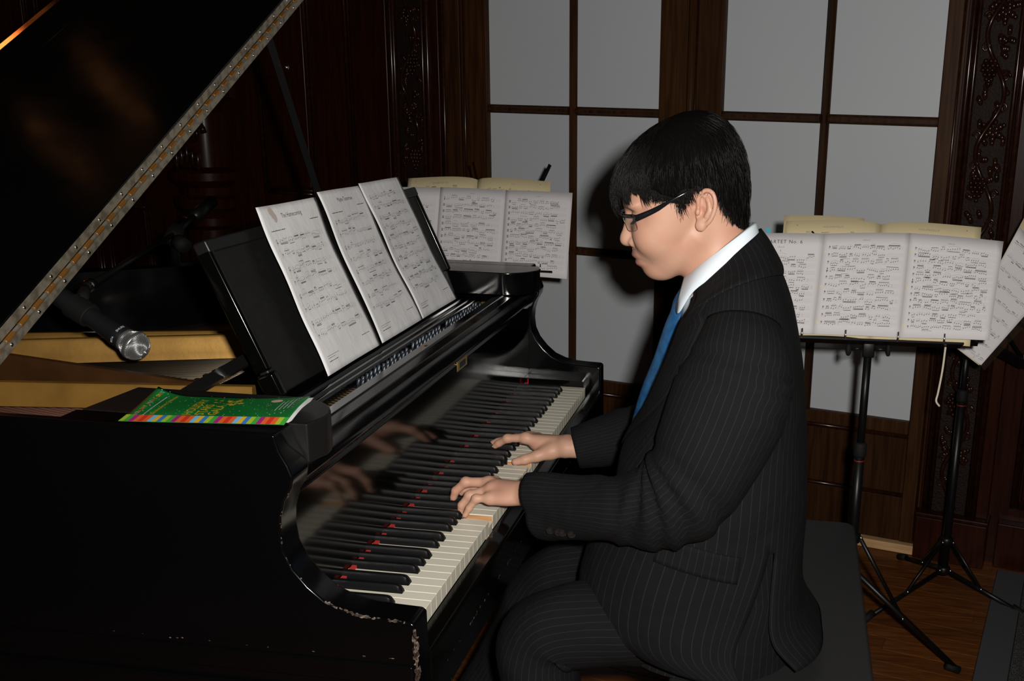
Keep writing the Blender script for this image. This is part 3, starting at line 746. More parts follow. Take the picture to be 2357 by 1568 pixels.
for k in range(9):   # felt-topped dampers
    rbox('damper', (0.36+k*0.032, 0.366+k*0.032, 0.545, 0.575, 0.196, 0.203), M_SATIN, piano, 0.001, loc=LZ)
v, f = lathe([(0.0016, 0), (0.0030, 0.002), (0.0028, 0.016), (0.0037, 0.017), (0.0036, 0.027), (0.0025, 0.0285)], 8, ((0, 0, 0), (0.05, -0.16, 1)))
po = auto_smooth(mesh('tuning_pin', v, f, M_PIN, None, True), 40); pin_me = po.data; bpy.data.objects.remove(po)
for x0, x1 in ((0.36, 0.60), (0.635, 0.80), (0.845, 1.06)):
    x = x0
    while x < x1:
        for row in range(2):
            o = bpy.data.objects.new('tuning_pin', pin_me); link(o, piano, (x+row*0.0095, 0.2255+row*0.0125+rnd.uniform(-.001, .001), ZK+0.210+rnd.uniform(-.002, .002)))
            o.rotation_euler = (0, 0, rnd.uniform(0, 0.3))
        x += 0.0195
v, f = bevelled(*boxg(0.07, 1.165, 0.2175, 0.2485, 0.208, 0.220), 0.001, 1); mesh('pinblock_strip', v, f, M_GOLD2, piano, loc=LZ)
v, f = boxg(0.37, 0.61, 0.2178, 0.2484, 0.2201, 0.2204); mesh('pin_felt', v, f, M_RUBBER, piano, loc=LZ)
v, f = boxg(0.655, 0.80, 0.2178, 0.2484, 0.2201, 0.2204); mesh('pin_felt', v, f, M_RUBBER, piano, loc=LZ)
v, f = boxg(0.845, 1.05, 0.2178, 0.2484, 0.2201, 0.2204); mesh('pin_felt', v, f, M_RUBBER, piano, loc=LZ)
mb = MB()
for k in range(22): mb.add(*tube([(0.105+k*0.0118, 0.2176, 0.2225), (0.110+k*0.0118, 0.2486, 0.2225)], 0.0016, 6))
stuff(mb.build('string_ends', M_STEEL, piano, True, loc=LZ))
v, f = boxg(0.075, 0.10, 0.2178, 0.2484, 0.2201, 0.2225); mesh('string_cloth', v, f, M_FELT, piano, loc=LZ)
# --- desk shelf, music desk
prism_obj('desk_shelf', [(0.249, 0.214), (0.249, 0.228), (0.252, 0.233), (0.258, 0.233), (0.261, 0.229), (0.266, 0.229), (0.268, 0.233), (0.275, 0.233), (0.278, 0.229), (0.284, 0.229), (0.286, 0.234), (0.294, 0.234), (0.297, 0.230), (0.46, 0.230), (0.46, 0.214)],
          0.068, 1.165, 'x', M_LACQ, piano, 0.0008, 1, 25, loc=LZ)
DT = math.atan2(0.248, 0.110)   # lean of the desk
desk = rbox('music_desk', (0.24, 1.19, -0.009, 0.009, 0.0, 0.268), M_DESK, piano, 0.004, 3)
desk.location = (0, 0.312+0.009, ZK+0.236); desk.rotation_euler = (-(math.pi/2-DT), 0, 0)
rbox('desk_cap', (0.236, 1.194, -0.014, 0.012, 0.250, 0.272), M_SATIN, desk, 0.004, 3)
for x in (0.236, 1.178): rbox('desk_side', (x, x+0.016, -0.013, 0.014, 0.045, 0.258), M_FALL, desk, 0.005, 3)
for x in (0.232, 1.172): rbox('desk_foot', (x, x+0.022, -0.018, 0.014, -0.004, 0.042), M_FALL, desk, 0.006, 3)
sp = prism_obj('desk_support', [(-0.011, -0.005), (0.011, -0.005), (0.011, 0.005), (-0.011, 0.005)], 0.0, 0.21, 'x', M_SATIN, piano, 0.003, 2)
sp.location = (0.125, 0.408, ZK+0.268); sp.rotation_euler = (0.5, -0.08, -0.06)
v, f = lathe([(0.002, -0.010), (0.010, -0.009), (0.011, 0.0), (0.010, 0.009), (0.002, 0.010)], 14, ((0.095, 0, 0), (0, 1, 0.3))); auto_smooth(mesh('hinge_knob', v, f, M_SATIN, sp, True), 40)
# ledges inside the rim on both sides
def ledge(name, m):
    s = 1 if m == 0 else -1; X = lambda x: x if m == 0 else 1.217-x
    poly = [(X(-0.0495), 0.128)]+[(X(-0.012+0.080*math.sin(t)), 0.205-0.087*math.cos(t)) for t in np.linspace(-0.05, math.pi/2, 14)]+[(X(0.066), 0.445), (X(-0.0495), 0.455)]
    prism_obj(name, poly if m == 0 else poly[::-1], 0.240, 0.2955, 'z', M_LACQ if m else M_SATIN, piano, 0.003, 2, 25, loc=LZ)
ledge('ledge', 0); ledge('ledge', 1)
v, f = tube([(1.2663, 0.17, 0.270), (1.2663, 0.40, 0.270)], 0.0012, 6); mesh('felt_line', v, f, M_FELT, piano, loc=LZ)

# --- lid, folded front flap and the long hinge between them
LA = math.radians(28.4)
lid_curve = catmull([(1.43, 0.60), (1.41, 0.68), (1.33, 0.80), (1.17, 0.93), (0.97, 1.05), (0.82, 1.19), (0.70, 1.40), (0.60, 1.60), (0.42, 1.71), (0.15, 1.745), (0.0, 1.72)], 4)
v, f = bevelled(*prism([(0.0, 0.60)]+[(p[0], p[1]) for p in lid_curve], -0.020, 0.0, 'z'), 0.004, 2, 40)
lid = auto_smooth(mesh('lid', v, f, M_LACQ, piano, True), 35)
lid.location = (-0.1, 0, ZK+0.314); lid.rotation_euler = (0, -LA, 0)
flap = prism_obj('front_flap', [(0.60, 0.003), (0.60, 0.024), (1.105, 0.024), (1.148, 0.0085), (1.148, 0.003)], 0.0, 1.42, 'x', M_LACQ, lid, 0.0015, 2, 12)
rbox('flap_bead', (0.01, 1.41, 1.018, 1.024, 0.022, 0.0250), M_LACQ, lid, 0.002)
for z0, z1 in ((-0.0185, -0.0035), (0.0060, 0.0210)):
    h = rbox('hinge_leaf', (0.0, 1.40, 0.5983, 0.6002, z0, z1), M_HINGE, lid, 0.0006, 1)
kb = lathe([(0.0042, 0), (0.0042, 0.0195)], 12, ((0, 0, 0), (1, 0, 0))); ko = auto_smooth(mesh('knuckle', kb[0], kb[1], M_BRASS, None, True), 40); k_me = ko.data; bpy.data.objects.remove(ko)
kb = lathe([(0.0036, 0), (0.0036, 0.0165)], 12, ((0, 0, 0), (1, 0, 0))); ko = auto_smooth(mesh('knuckle', kb[0], kb[1], M_HINGE, None, True), 40); k2_me = ko.data; bpy.data.objects.remove(ko)
sb = ball((0, 0, 0), 0.0034, 10, 6, (1, 0.45, 1)); so = mesh('screw', sb[0], sb[1], M_BOLT, None, True); s_me = so.data; bpy.data.objects.remove(so)
for k in range(38):
    o = bpy.data.objects.new('knuckle', k_me); link(o, lid, (0.004+k*0.0368, 0.5972, 0.0012))
    o = bpy.data.objects.new('knuckle', k2_me); link(o, lid, (0.0245+k*0.0368, 0.5972, 0.0012))
for k in range(19):
    for z, d in ((-0.011, 0.02), (0.0135, 0.0)):
        o = bpy.data.objects.new('screw', s_me); link(o, lid, (0.03+k*0.073+d, 0.5980, z))
# prop stick from the treble rim to the lid
v, f = tube([(1.255, 0.665, 0.31), (1.20, 0.66, 0.42), (0.93, 0.645, 0.845)], 0.0, 4, ell=[(0.009, 0.017)]*3); pp = mesh('lid_prop', v, f, M_SATIN, piano, loc=LZ)
v, f = ball((0.99, 0.63, 0.76), 0.005, 8, 6); mesh('prop_pin', v, f, M_BOLT, pp, True)
# legs and pedal lyre
for x, y in ((0.02, 0.10), (1.20, 0.10), (0.45, 1.42)):
    mb = MB()
    for (z0, z1, w0, w1) in ((-0.125, -0.17, 0.075, 0.075), (-0.17, -0.20, 0.062, 0.058), (-0.20, -0.63, 0.056, 0.036)):
        w0 /= 1.0; vv = [(x+a*w0, y+b*w0, z0) for a, b in ((-1, -1), (1, -1), (1, 1), (-1, 1))]+[(x+a*w1, y+b*w1, z1) for a, b in ((-1, -1), (1, -1), (1, 1), (-1, 1))]
        mb.add(vv, [(0, 1, 2, 3), (7, 6, 5, 4), (0, 4, 5, 1), (1, 5, 6, 2), (2, 6, 7, 3), (3, 7, 4, 0)])
    l = mb.build('leg', M_LACQ, piano, loc=LZ)
    v, f = lathe([(0.012, -0.63), (0.02, -0.645), (0.02, -0.66)], 14, ((x, y, 0), (0, 0, 1))); mesh('caster_stem', v, f, M_BRASS, l, True)
    v, f = lathe([(0.028, -0.012), (0.030, 0), (0.028, 0.012)], 16, ((x, y, -0.690), (0, 1, 0))); mesh('caster', v, f, M_BRASS, l, True)
for x in (0.53, 0.69):
    v, f = tube([(x, 0.34, -0.13), (x+(0.61-x)*0.2, 0.33, -0.4), (x, 0.32, -0.60)], [0.018, 0.014, 0.018], 10); mesh('lyre_post', v, f, M_LACQ, piano, True, loc=LZ)
rbox('pedal_box', (0.48, 0.74, 0.25, 0.37, -0.68, -0.59), M_LACQ, piano, 0.006, loc=LZ)
for x in (0.55, 0.61, 0.67): rbox('pedal', (x-0.016, x+0.016, 0.14, 0.27, -0.648, -0.638), M_BRASS, piano, 0.004, loc=LZ)

# ------------------------------------------------------------------ the pianist
person = empty('person', (0.48, -0.42, 0))
tag(person, 'person in dark pinstripe suit, blue tie and black glasses seated playing the piano', 'person')
PL = (-0.48, 0.42, ZK)          # children are modelled in the piano's frame
HY, HP, HS = 0.20, 0.259, 1.01
HF = np.array([-math.sin(HY)*math.cos(HP), math.cos(HY)*math.cos(HP), -math.sin(HP)])
HL = np.array([-math.cos(HY), -math.sin(HY), 0.0])
HU = np.cross(HF, HL); HU = HU if HU[2] > 0 else -HU
HO = np.array([0.48, -0.317, 0.546])
HR = np.stack([HF, HU, HL], 1)*HS        # local (f,u,l) -> world
def H(p): return HO + HR @ np.array(p, float)
def H2(V): return HO + np.asarray(V) @ HR.T

# ---- head and neck (in head space: f forward, u up, l left)
S = SDF((-0.15, -0.24, -0.115), (0.15, 0.16, 0.115), 0.0022)
S.ell((0.000, 0.046, 0), (0.099, 0.089, 0.077), 0.01)
S.ell((0.045, -0.015, 0), (0.056, 0.075, 0.061), 0.03)
S.ell((0.048, -0.056, 0), (0.048, 0.046, 0.050), 0.025)
for s in (-1, 1):
    S.cone((0.000, -0.048, s*0.046), (0.062, -0.088, s*0.012), 0.016, 0.016, 0.03)       # jaw line
    S.ell((0.064, -0.030, s*0.040), (0.036, 0.034, 0.029), 0.02)                          # cheek
    S.ell((0.084, 0.026, s*0.028), (0.016, 0.010, 0.028), 0.014)                          # brow ridge
    S.ell((0.035, 0.010, s*0.058), (0.030, 0.040, 0.014), 0.02)                           # temple / cheekbone
    S.ell((0.100, 0.009, s*0.031), (0.011, 0.010, 0.017), 0.010, 'sub')                   # socket
    S.ell((0.079, 0.007, s*0.031), (0.0155, 0.0125, 0.0165), 0.004)                       # lidded eye
    S.cone((0.0925, -0.0005, s*0.020), (0.0880, 0.0005, s*0.043), 0.0012, 0.0012, 0.0025, 'sub')   # lid slit
S.ell((0.0755, -0.088, 0), (0.018, 0.016, 0.022), 0.018)                                   # chin
S.ell((0.084, -0.056, 0), (0.020, 0.024, 0.030), 0.014)                                   # mouth mound
S.cone((0.091, 0.010, 0), (0.1085, -0.024, 0), 0.0085, 0.0105, 0.010)                     # nose bridge
S.ell((0.1100, -0.0320, 0), (0.0130, 0.0110, 0.0130), 0.008)                              # nose tip
for s in (-1, 1):
    S.ell((0.0985, -0.0365, s*0.0148), (0.0120, 0.0094, 0.0082), 0.003)                   # nostril wing
    S.ell((0.1045, -0.0455, s*0.0070), (0.0055, 0.0035, 0.0035), 0.003, 'sub')
S.ell((0.0935, -0.0590, 0), (0.0162, 0.0076, 0.0265), 0.005)                              # upper lip
S.ell((0.0905, -0.0735, 0), (0.0165, 0.0084, 0.0240), 0.005)                              # lower lip
S.cone((0.1085, -0.0660, 0), (0.0850, -0.0705, 0.029), 0.0012, 0.0010, 0.0025, 'sub')      # mouth line
S.cone((0.1085, -0.0660, 0), (0.0850, -0.0705, -0.029), 0.0012, 0.0010, 0.0025, 'sub')
S.cone((0.0945, -0.034, 0.021), (0.083, -0.058, 0.035), 0.0022, 0.0015, 0.007, 'sub')     # cheek fold
# neck (leans back and down under the collar)
nb = (np.linalg.inv(HR) @ (np.array([0.48, -0.385, 0.38])-HO))
S.cone((-0.034, -0.035, 0), nb, 0.055, 0.060, 0.022)
# ears
for s in (-1, 1):
    ec = np.array([-0.0205, -0.004, s*0.0755])
    ca, sa = math.cos(0.36), math.sin(0.36)
    R = np.array([[ca, sa, 0], [-sa, ca, 0], [0, 0, 1]]).T
    yw = 0.35*s; Ry = np.array([[math.cos(yw), 0, math.sin(yw)], [0, 1, 0], [-math.sin(yw), 0, math.cos(yw)]])
    RR = R @ Ry
    E = lambda a, b, c=0.0: ec + RR @ np.array([a, b, s*c])
    S.ell(E(0, 0, -0.003), (0.0165, 0.0300, 0.0055), 0.004, R=RR)
    S.ell(E(0.0025, -0.001, 0.006), (0.0115, 0.0215, 0.0060), 0.003, 'sub', R=RR)
    S.ell(E(0.0060, -0.0060, 0.004), (0.0078, 0.0095, 0.0085), 0.003, 'sub', R=RR)
    hel = [E(0.0115, 0.004, 0.001), E(0.0125, 0.015, 0.003), E(0.0080, 0.0255, 0.004), E(-0.001, 0.0300, 0.0045), E(-0.0105, 0.0260, 0.005), E(-0.0160, 0.0140, 0.005), E(-0.0165, 0.001, 0.0045), E(-0.0130, -0.0130, 0.004), E(-0.0075, -0.0225, 0.003)]
    hc = catmull(hel, 4)
    for a, b in zip(hc[:-1], hc[1:]): S.cone(a, b, 0.0032, 0.0032, 0.002)
    ant = catmull([E(-0.0020, 0.0170, 0.002), E(-0.0065, 0.0080, 0.0025), E(-0.0075, -0.0030, 0.002), E(-0.0035, -0.0120, 0.002)], 4)
    for a, b in zip(ant[:-1], ant[1:]): S.cone(a, b, 0.0028, 0.0028, 0.003)
    S.cone(E(-0.002, 0.0165, 0.001), E(0.006, 0.0215, 0.001), 0.0024, 0.0018, 0.003)
    S.ell(E(0.0105, -0.0060, 0.002), (0.0040, 0.0062, 0.0045), 0.003, R=RR)               # tragus
    S.ell(E(0.0030, -0.0270, 0.001), (0.0092, 0.0098, 0.0048), 0.005, R=RR)               # lobe
hv, hfc = S.mesh()
cen = hv[hfc].mean(1)
def lipw(V):
    q1 = np.sqrt((((V-np.array([0.0945, -0.0585, 0]))/np.array([0.0205, 0.0078, 0.0275]))**2).sum(1)); q2 = np.sqrt((((V-np.array([0.0915, -0.0735, 0]))/np.array([0.0210, 0.0092, 0.0255]))**2).sum(1))
    return np.clip((1.06-np.minimum(q1, q2))/0.22, 0, 1)*(V[:, 0] > 0.076)
lip_v = lipw(hv)
body_v = [H2(hv)]; body_f = [hfc]; body_m = [np.zeros(len(hfc), int)]; off = len(hv)

# ---- hands
LH = dict(W=(0.372, -0.0709, 0.0491), c=[(0.364, 0.0012, 0.0376), (0.361, 0.0247, 0.0361), (0.3605, 0.0375, 0.0173), (0.3605, 0.0450, 0.0036)],
          b=[(0.384, 0.0036, 0.0476), (0.381, 0.0427, 0.0329), (0.379, 0.0569, 0.0140), (0.379, 0.0595, 0.0030)],
          a=[(0.404, 0.0133, 0.0508), (0.403, 0.0563, 0.0487), (0.402, 0.0749, 0.0310), (0.402, 0.0795, 0.0180)],
          d=[(0.424, 0.0085, 0.0440), (0.427, 0.0480, 0.0345), (0.428, 0.0660, 0.0235), (0.428, 0.0720, 0.0178)],
          t=[(0.402, -0.050, 0.038), (0.438, -0.028, 0.028), (0.456, 0.000, 0.018), (0.460, 0.024, 0.0075)])
RHD = dict(W=(0.676, -0.0730, 0.0330), t=[(0.664, -0.040, 0.024), (0.6530, -0.0129, 0.0155), (0.6480, 0.0105, 0.0085), (0.6460, 0.0289, 0.0030)],
           i=[(0.684, 0.0173, 0.0425), (0.686, 0.0569, 0.0374), (0.690, 0.0760, 0.0242), (0.691, 0.0835, 0.0180)],
           m=[(0.704, 0.0170, 0.0375), (0.708, 0.0600, 0.0300), (0.711, 0.0840, 0.0200), (0.712, 0.0920, 0.0178)],
           r=[(0.722, 0.0120, 0.0315), (0.730, 0.0500, 0.0245), (0.734, 0.0720, 0.0185), (0.735, 0.0780, 0.0175)],
           p=[(0.738, 0.0040, 0.0265), (0.750, 0.0320, 0.0200), (0.757, 0.0440, 0.0110), (0.760, 0.0480, 0.0060)])
def hand(jt, order, rad, thumb, forearm, lo, hi):
    G = SDF(lo, hi, 0.00145)
    W = np.array(jt['W'])
    for k, nme in enumerate(order):
        J = [np.array(p) for p in jt[nme]]; r = rad[k]
        G.cone(W+(J[0]-W)*0.12, J[0]-np.array((0, 0, 0.002)), 0.0135, r*1.28, 0.013)           # metacarpal mass
        G.cone(J[0], J[1], r*1.12, r*1.02, 0.006); G.cone(J[1], J[2], r*1.0, r*0.90, 0.0035); G.cone(J[2], J[3], r*0.90, r*0.76, 0.0035)
        G.ell(J[1], (r*0.99,)*3, 0.006); G.ell(J[0], (r*1.16,)*3, 0.009)
    J = [np.array(p) for p in jt['t']]; r = thumb
    G.cone(W+(J[0]-W)*0.4, J[0], 0.016, 0.0150, 0.012); G.cone(J[0], J[1], 0.0150, r*1.2, 0.010); G.cone(J[1], J[2], r*1.12, r*1.0, 0.005); G.cone(J[2], J[3], r*1.02, r*0.82, 0.004)
    # heel of the palm, wrist and forearm
    mid = sum(np.array(jt[n_][0]) for n_ in order)/len(order)
    G.ell(W*0.45+mid*0.55-np.array((0, 0, 0.010)), (0.030, 0.034, 0.0135), 0.014)
    FA = np.array(forearm)
    for sx in (-0.010, 0.010):
        G.cone(W+np.array((sx, 0, 0)), FA+np.array((sx*1.2, 0, 0)), 0.0195, 0.024, 0.012)
    V, Fc = G.mesh(); return V, Fc
def fold(V, Fc):
    global off
    body_v.append(V); body_f.append(Fc+off); body_m.append(np.zeros(len(Fc), int)); off += len(V)
fold(*hand(LH, 'cbad', (0.0068, 0.0078, 0.0083, 0.0080), 0.0095, (0.352, -0.14, 0.046), (0.30, -0.19, -0.03), (0.50, 0.11, 0.10)))
fold(*hand(RHD, 'imrp', (0.0080, 0.0083, 0.0078, 0.0068), 0.0098, (0.690, -0.15, 0.034), (0.60, -0.20, -0.03), (0.80, 0.12, 0.09)))
# torso, arms and legs under the clothes, coarse
B = SDF((0.18, -0.62, -0.72), (0.82, 0.25, 0.46), 0.011)
B.ell((0.48, -0.41, 0.20), (0.15, 0.070, 0.17), 0.05); B.ell((0.48, -0.42, -0.08), (0.13, 0.075, 0.17), 0.05)
B.cone((0.48, -0.40, 0.28), (0.48, -0.39, 0.40), 0.05, 0.050, 0.03)
for pts, rr in (([(0.33, -0.425, 0.33), (0.275, -0.36, 0.10), (0.352, -0.12, 0.046)], (0.05, 0.04, 0.026)), ([(0.63, -0.425, 0.33), (0.74, -0.33, 0.10), (0.695, -0.13, 0.034)], (0.05, 0.04, 0.026)),
                ([(0.40, -0.44, -0.18), (0.337, -0.115, -0.195), (0.335, -0.13, -0.62)], (0.05, 0.035, 0.03)), ([(0.57, -0.44, -0.18), (0.62, -0.06, -0.255), (0.62, 0.13, -0.62)], (0.05, 0.035, 0.03))):
    for a, b, ra, rb in zip(pts[:-1], pts[1:], rr[:-1], rr[1:]): B.cone(a, b, ra, rb, 0.02)
fold(*B.mesh())
body = mesh('body', np.concatenate(body_v), np.concatenate(body_f), [M_SKIN, M_LIP], person, True, mi=np.concatenate(body_m), loc=PL)
la = body.data.attributes.new('lip', 'FLOAT', 'POINT')
lw = np.zeros(len(body.data.vertices), np.float32); lw[:len(lip_v)] = lip_v
if len(lw) == sum(len(q) for q in body_v): la.data.foreach_set('value', lw)
# nails
def nail(J, r, side):
    a = np.array(J[2]); b = np.array(J[3]); d = (b-a)/np.linalg.norm(b-a); up = np.array(side, float); up -= d*(up @ d); up /= np.linalg.norm(up); w = np.cross(d, up)
    v = []; f = []; N = 7
    for i in range(N):
        t = i/(N-1)
        for k in range(7):
            an = (k-3)/3*0.95; wid = r*0.86*(1-0.25*t**4)
            v.append(tuple(b+d*(-0.0035+0.0095*t)+up*(r*0.80*math.cos(an)+0.0004-0.0016*t*t)+w*wid*math.sin(an)))
    for i in range(N-1):
        for k in range(6): f.append((i*7+k, i*7+k+1, i*7+8+k, i*7+7+k))
    mesh('fingernail', v, f, M_NAIL, body, True)
nail(LH['a'], 0.0068, (-0.15, 0.9, 0.35)); nail(LH['c'], 0.0055, (-0.15, 0.9, 0.35)); nail(LH['b'], 0.0064, (0, 0.9, 0.35)); nail(LH['d'], 0.0066, (0, 0.9, 0.35))
nail(RHD['t'], 0.0082, (-0.75, 0.1, 0.65)); nail(RHD['i'], 0.0066, (-0.2, 0.8, 0.6)); nail(RHD['m'], 0.0066, (0, 0.8, 0.6))
# eyebrows and lashes
for s in (-1, 1):
    mb = MB()
    for k in range(160):
        t = rnd.random(); p = (0.1005-0.018*t**1.6, 0.0285+0.006*math.sin(t*2.6)+rnd.uniform(-.0025, .0025), s*(0.012+0.034*t))
        q = (p[0]-0.003, p[1]+0.0015, p[2]+s*0.006); mb.add(*tube([H(p), H(q)], [0.0004, 0.0001], 3))
    stuff(mb.build('eyebrow', M_HAIR, person, loc=PL))
    mb = MB()
    mb.add(*tube([H((0.0945, -0.0008, s*0.018)), H((0.0955, -0.0012, s*0.030)), H((0.0900, 0.0004, s*0.044))], 0.0006, 5))
    for k in range(26):
        t = k/25; p = np.array((0.0945-0.0045*t*t, -0.0008+0.001*t, s*(0.019+0.025*t))); mb.add(*tube([H(p), H(p+np.array((0.0055, -0.0045, s*0.001)))], [0.00025, 0.0001], 3))
    stuff(mb.build('eyelashes', M_HAIR, person, loc=PL))

# ---- hair: dark cap with strands combed down from the crown
def hlim(az):
    a = abs(math.degrees(az)); return float(np.interp(a, [0, 12, 26, 38, 52, 64, 72, 80, 88, 100, 112, 124, 140, 160, 180], [0.027, 0.034, 0.046, 0.049, 0.045, 0.030, -0.004, -0.016, 0.012, 0.026, 0.016, -0.022, -0.060, -0.082, -0.088]))
def hpt(az, u, k):
    if u > 0.03:
        x = min((u-0.03)/0.116, 1.0); rho = math.sqrt(max(0, 1-x**2.15)); fc = 0.003-0.030*x*x
    else:
        x = (0.03-u)/0.1; rho = 1-0.20*x**1.2; fc = 0.003
    ca, sa = math.cos(az), math.sin(az)
    sd = float(np.interp(u, [-0.07, 0.0, 0.04, 0.075], [0.074, 0.080, 0.0835, 0.0905]))
    return (fc+k*rho*ca*(0.1195 if ca > 0 else 0.1165), u-(1-k)*0.06*max(0, (u-0.03)/0.116), k*rho*sa*sd)
cv = []; cfc = []; NA, NU = 72, 26
for j in range(NU+1):
    for i in range(NA):
        az = -math.pi+2*math.pi*i/NA; lo = hlim(az)+0.008+0.034*math.exp(-((abs(az)-1.36)/0.22)**2); t = j/NU; u = 0.146-(0.146-lo)*(t**1.35)
        cv.append(H(hpt(az, u, 0.925 if abs(az) > 0.9 else 0.90)))
for j in range(NU):
    for i in range(NA): i2 = (i+1) % NA; cfc.append((j*NA+i, j*NA+i2, (j+1)*NA+i2, (j+1)*NA+i))
cap = mesh('hair', cv, cfc, M_SCALP, person, True, loc=PL)
so = cap.modifiers.new('thick', 'SOLIDIFY'); so.thickness = 0.006; so.offset = -1
rh = random.Random(5); mb = MB()
for q in range(9500):
    az = rh.uniform(-math.pi, math.pi)
    if rh.random() < 0.35: az = rh.uniform(0.0, 2.6)
    lo = hlim(az)
    front = abs(az) < 1.0
    fringe = rh.random()
    us = 0.143 - (0.143-lo)*rh.random()**1.05*0.96
    length = rh.uniform(0.050, 0.085) if front else rh.uniform(0.030, 0.060)
    if fringe < 0.22: us = lo + rh.uniform(0.006, 0.05)
    clump = 0.012*math.sin(az*19)+0.009*math.sin(az*37+1.3)
    end = max(us-length, lo+(clump if front else 0.4*clump)+rh.gauss(0, 0.0045))
    if end > us-0.008: end = us-0.012
    k0 = rh.uniform(0.90, 0.95); k1 = min(rh.gauss(0.985, 0.012), 1.012); daz = rh.gauss(0.0, 0.05)+(0.10 if front else -0.02 if az > 0 else 0.02)*1.0
    n_ = 6; pts = []
    for i in range(n_+1):
        t = i/n_; u = us+(end-us)*t; k = k0+(k1-k0)*math.sin(min(1, t*1.25)*math.pi/2)
        pts.append(H(hpt(az+daz*t*(0.6 if front else 1), u, k)))
    w = rh.uniform(0.00030, 0.00055); rad = [w*0.7]+[w]*(n_-2)+[w*0.6, w*0.12]
    mb.add(*tube(pts, rad, 3, False))
for q in range(1400):    # sideburn wisps in front of the ear, crown whorl
    if q < 820:
        az = rh.gauss(1.31, 0.13)*(1 if rh.random() < 0.7 else -1); us = rh.uniform(0.025, 0.055); end = -0.020+abs(rh.gauss(0, 0.009))+0.16*abs(abs(az)-1.34)
        pts = [H(hpt(az+0.02*t, us+(end-us)*t, 0.985-0.045*t)) for t in np.linspace(0, 1, 6)]
    else:
        az = rh.uniform(-math.pi, math.pi); us = 0.1455; end = rh.uniform(0.095, 0.13); pts = [H(hpt(az+0.5*t, us+(end-us)*t, 0.99+rh.uniform(0, .02)*math.sin(3*t))) for t in np.linspace(0, 1, 6)]
    w = rh.uniform(0.0004, 0.0006); mb.add(*tube(pts, [w, w, w, w, w*0.6, w*0.15], 3, False))
st = stuff(mb.build('hair_strands', M_HAIR, cap, True))

# ---- glasses
gl = empty('glasses_anchor'); bpy.data.objects.remove(gl)
mb = MB()
glass_root = None
def gpt(l, u): return (0.1100-3.2*max(0, abs(l)-0.012)**1.75-0.12*(0.0125-u), u, l)
outl = {}
mbr = MB()
for s in (-1, 1):
    top = [H(gpt(s*l, 0.0125-0.02*(l-0.012))) for l in np.linspace(0.010, 0.062, 9)]
    mbr.add(*tube(top, 0.0, 8, ell=[(0.0016, 0.0026)]*9))
    bot = catmull([gpt(s*0.011, 0.009), gpt(s*0.014, -0.007), gpt(s*0.024, -0.0145), gpt(s*0.047, -0.0145), gpt(s*0.060, -0.010), gpt(s*0.062, 0.006)], 5)
    mbr.add(*tube([H(p) for p in bot], 0.0004, 6))
mbr.add(*tube([H(gpt(-0.011, 0.010)), H((0.112, 0.0125, 0)), H(gpt(0.011, 0.010))], 0.0015, 8))
gf = mbr.build('glasses', M_FRAME, person, True, loc=PL)
for s in (-1, 1):
    v = []; f = []; n1, n2 = 10, 8
    for sh in (0, 0.0012):
        for i in range(n1+1):
            l = 0.0115+0.050*i/n1
            ub = float(np.interp(l, [0.0115, 0.016, 0.025, 0.046, 0.057, 0.0615], [-0.001, -0.009, -0.0142, -0.0142, -0.010, 0.002])); ut = 0.0118-0.02*(l-0.012)
            for j in range(n2+1): p = gpt(s*l, ub+(ut-ub)*j/n2); v.append(tuple(H((p[0]-sh, p[1], p[2]))))
    o2 = (n1+1)*(n2+1)
    for i in range(n1):
        for j in range(n2):
            a = i*(n2+1)+j; q = (a, a+1, a+n2+2, a+n2+1); f.append(q); f.append(tuple(x+o2 for x in q[::-1]))
    mesh('lens', v, f, M_LENS, gf, True)
    e = gpt(0.062, 0.0)[0]
    tp = catmull([(e, 0.0085, s*0.0625), (e-0.005, 0.0080, s*0.0690), (0.058, 0.0135, s*0.0745), (0.030, 0.0225, s*0.0815), (0.002, 0.0295, s*0.0825), (-0.012, 0.0290, s*0.0770), (-0.030, 0.018, s*0.0730)], 4)
    N = len(tp); ell = [(float(np.interp(i/(N-1), [0, 0.15, 0.45, 0.6, 1], [0.0016, 0.0016, 0.0013, 0.0012, 0.0013])), float(np.interp(i/(N-1), [0, 0.12, 0.38, 0.5, 1], [0.0052, 0.0056, 0.0042, 0.0022, 0.0018]))) for i in range(N)]
    v, f = tube([H(p) for p in tp], 0.0, 10, ell=ell, up=HU); mesh('temple_arm', v, f, M_FRAME, gf, True)

# ---- clothes: lofted rings with cloth coordinates
def rings(spec, phis, off_=0.0, pw=2.35, fold_=None):
    """spec rows: (back_y, back_z, front_y, front_z, half_width, side_lift); returns grid of points; phi 0 = front, + = left (towards -x)"""
    out = []
    for i, (by, bz, fy, fz, b, lf) in enumerate(spec):
        cy, cz = (by+fy)/2, (bz+fz)/2; ey, ez = (fy-by)/2, (fz-bz)/2; L = math.hypot(ey, ez); ey *= (L+off_)/L; ez *= (L+off_)/L
        row = []
        for ph in (phis[i] if isinstance(phis[0], (list, np.ndarray)) else phis):
            c, s = math.cos(ph), math.sin(ph); k = (abs(c)**pw+abs(s)**pw)**(-1/pw)
            row.append(np.array((0.48-s*k*(b+off_), cy+ey*c*k, cz+ez*c*k+lf*(abs(s)**1.5))))
        out.append(row)
    return out
def dense(spec, n):
    P = catmull([np.array(r, float) for r in spec], n); return [tuple(p) for p in P]
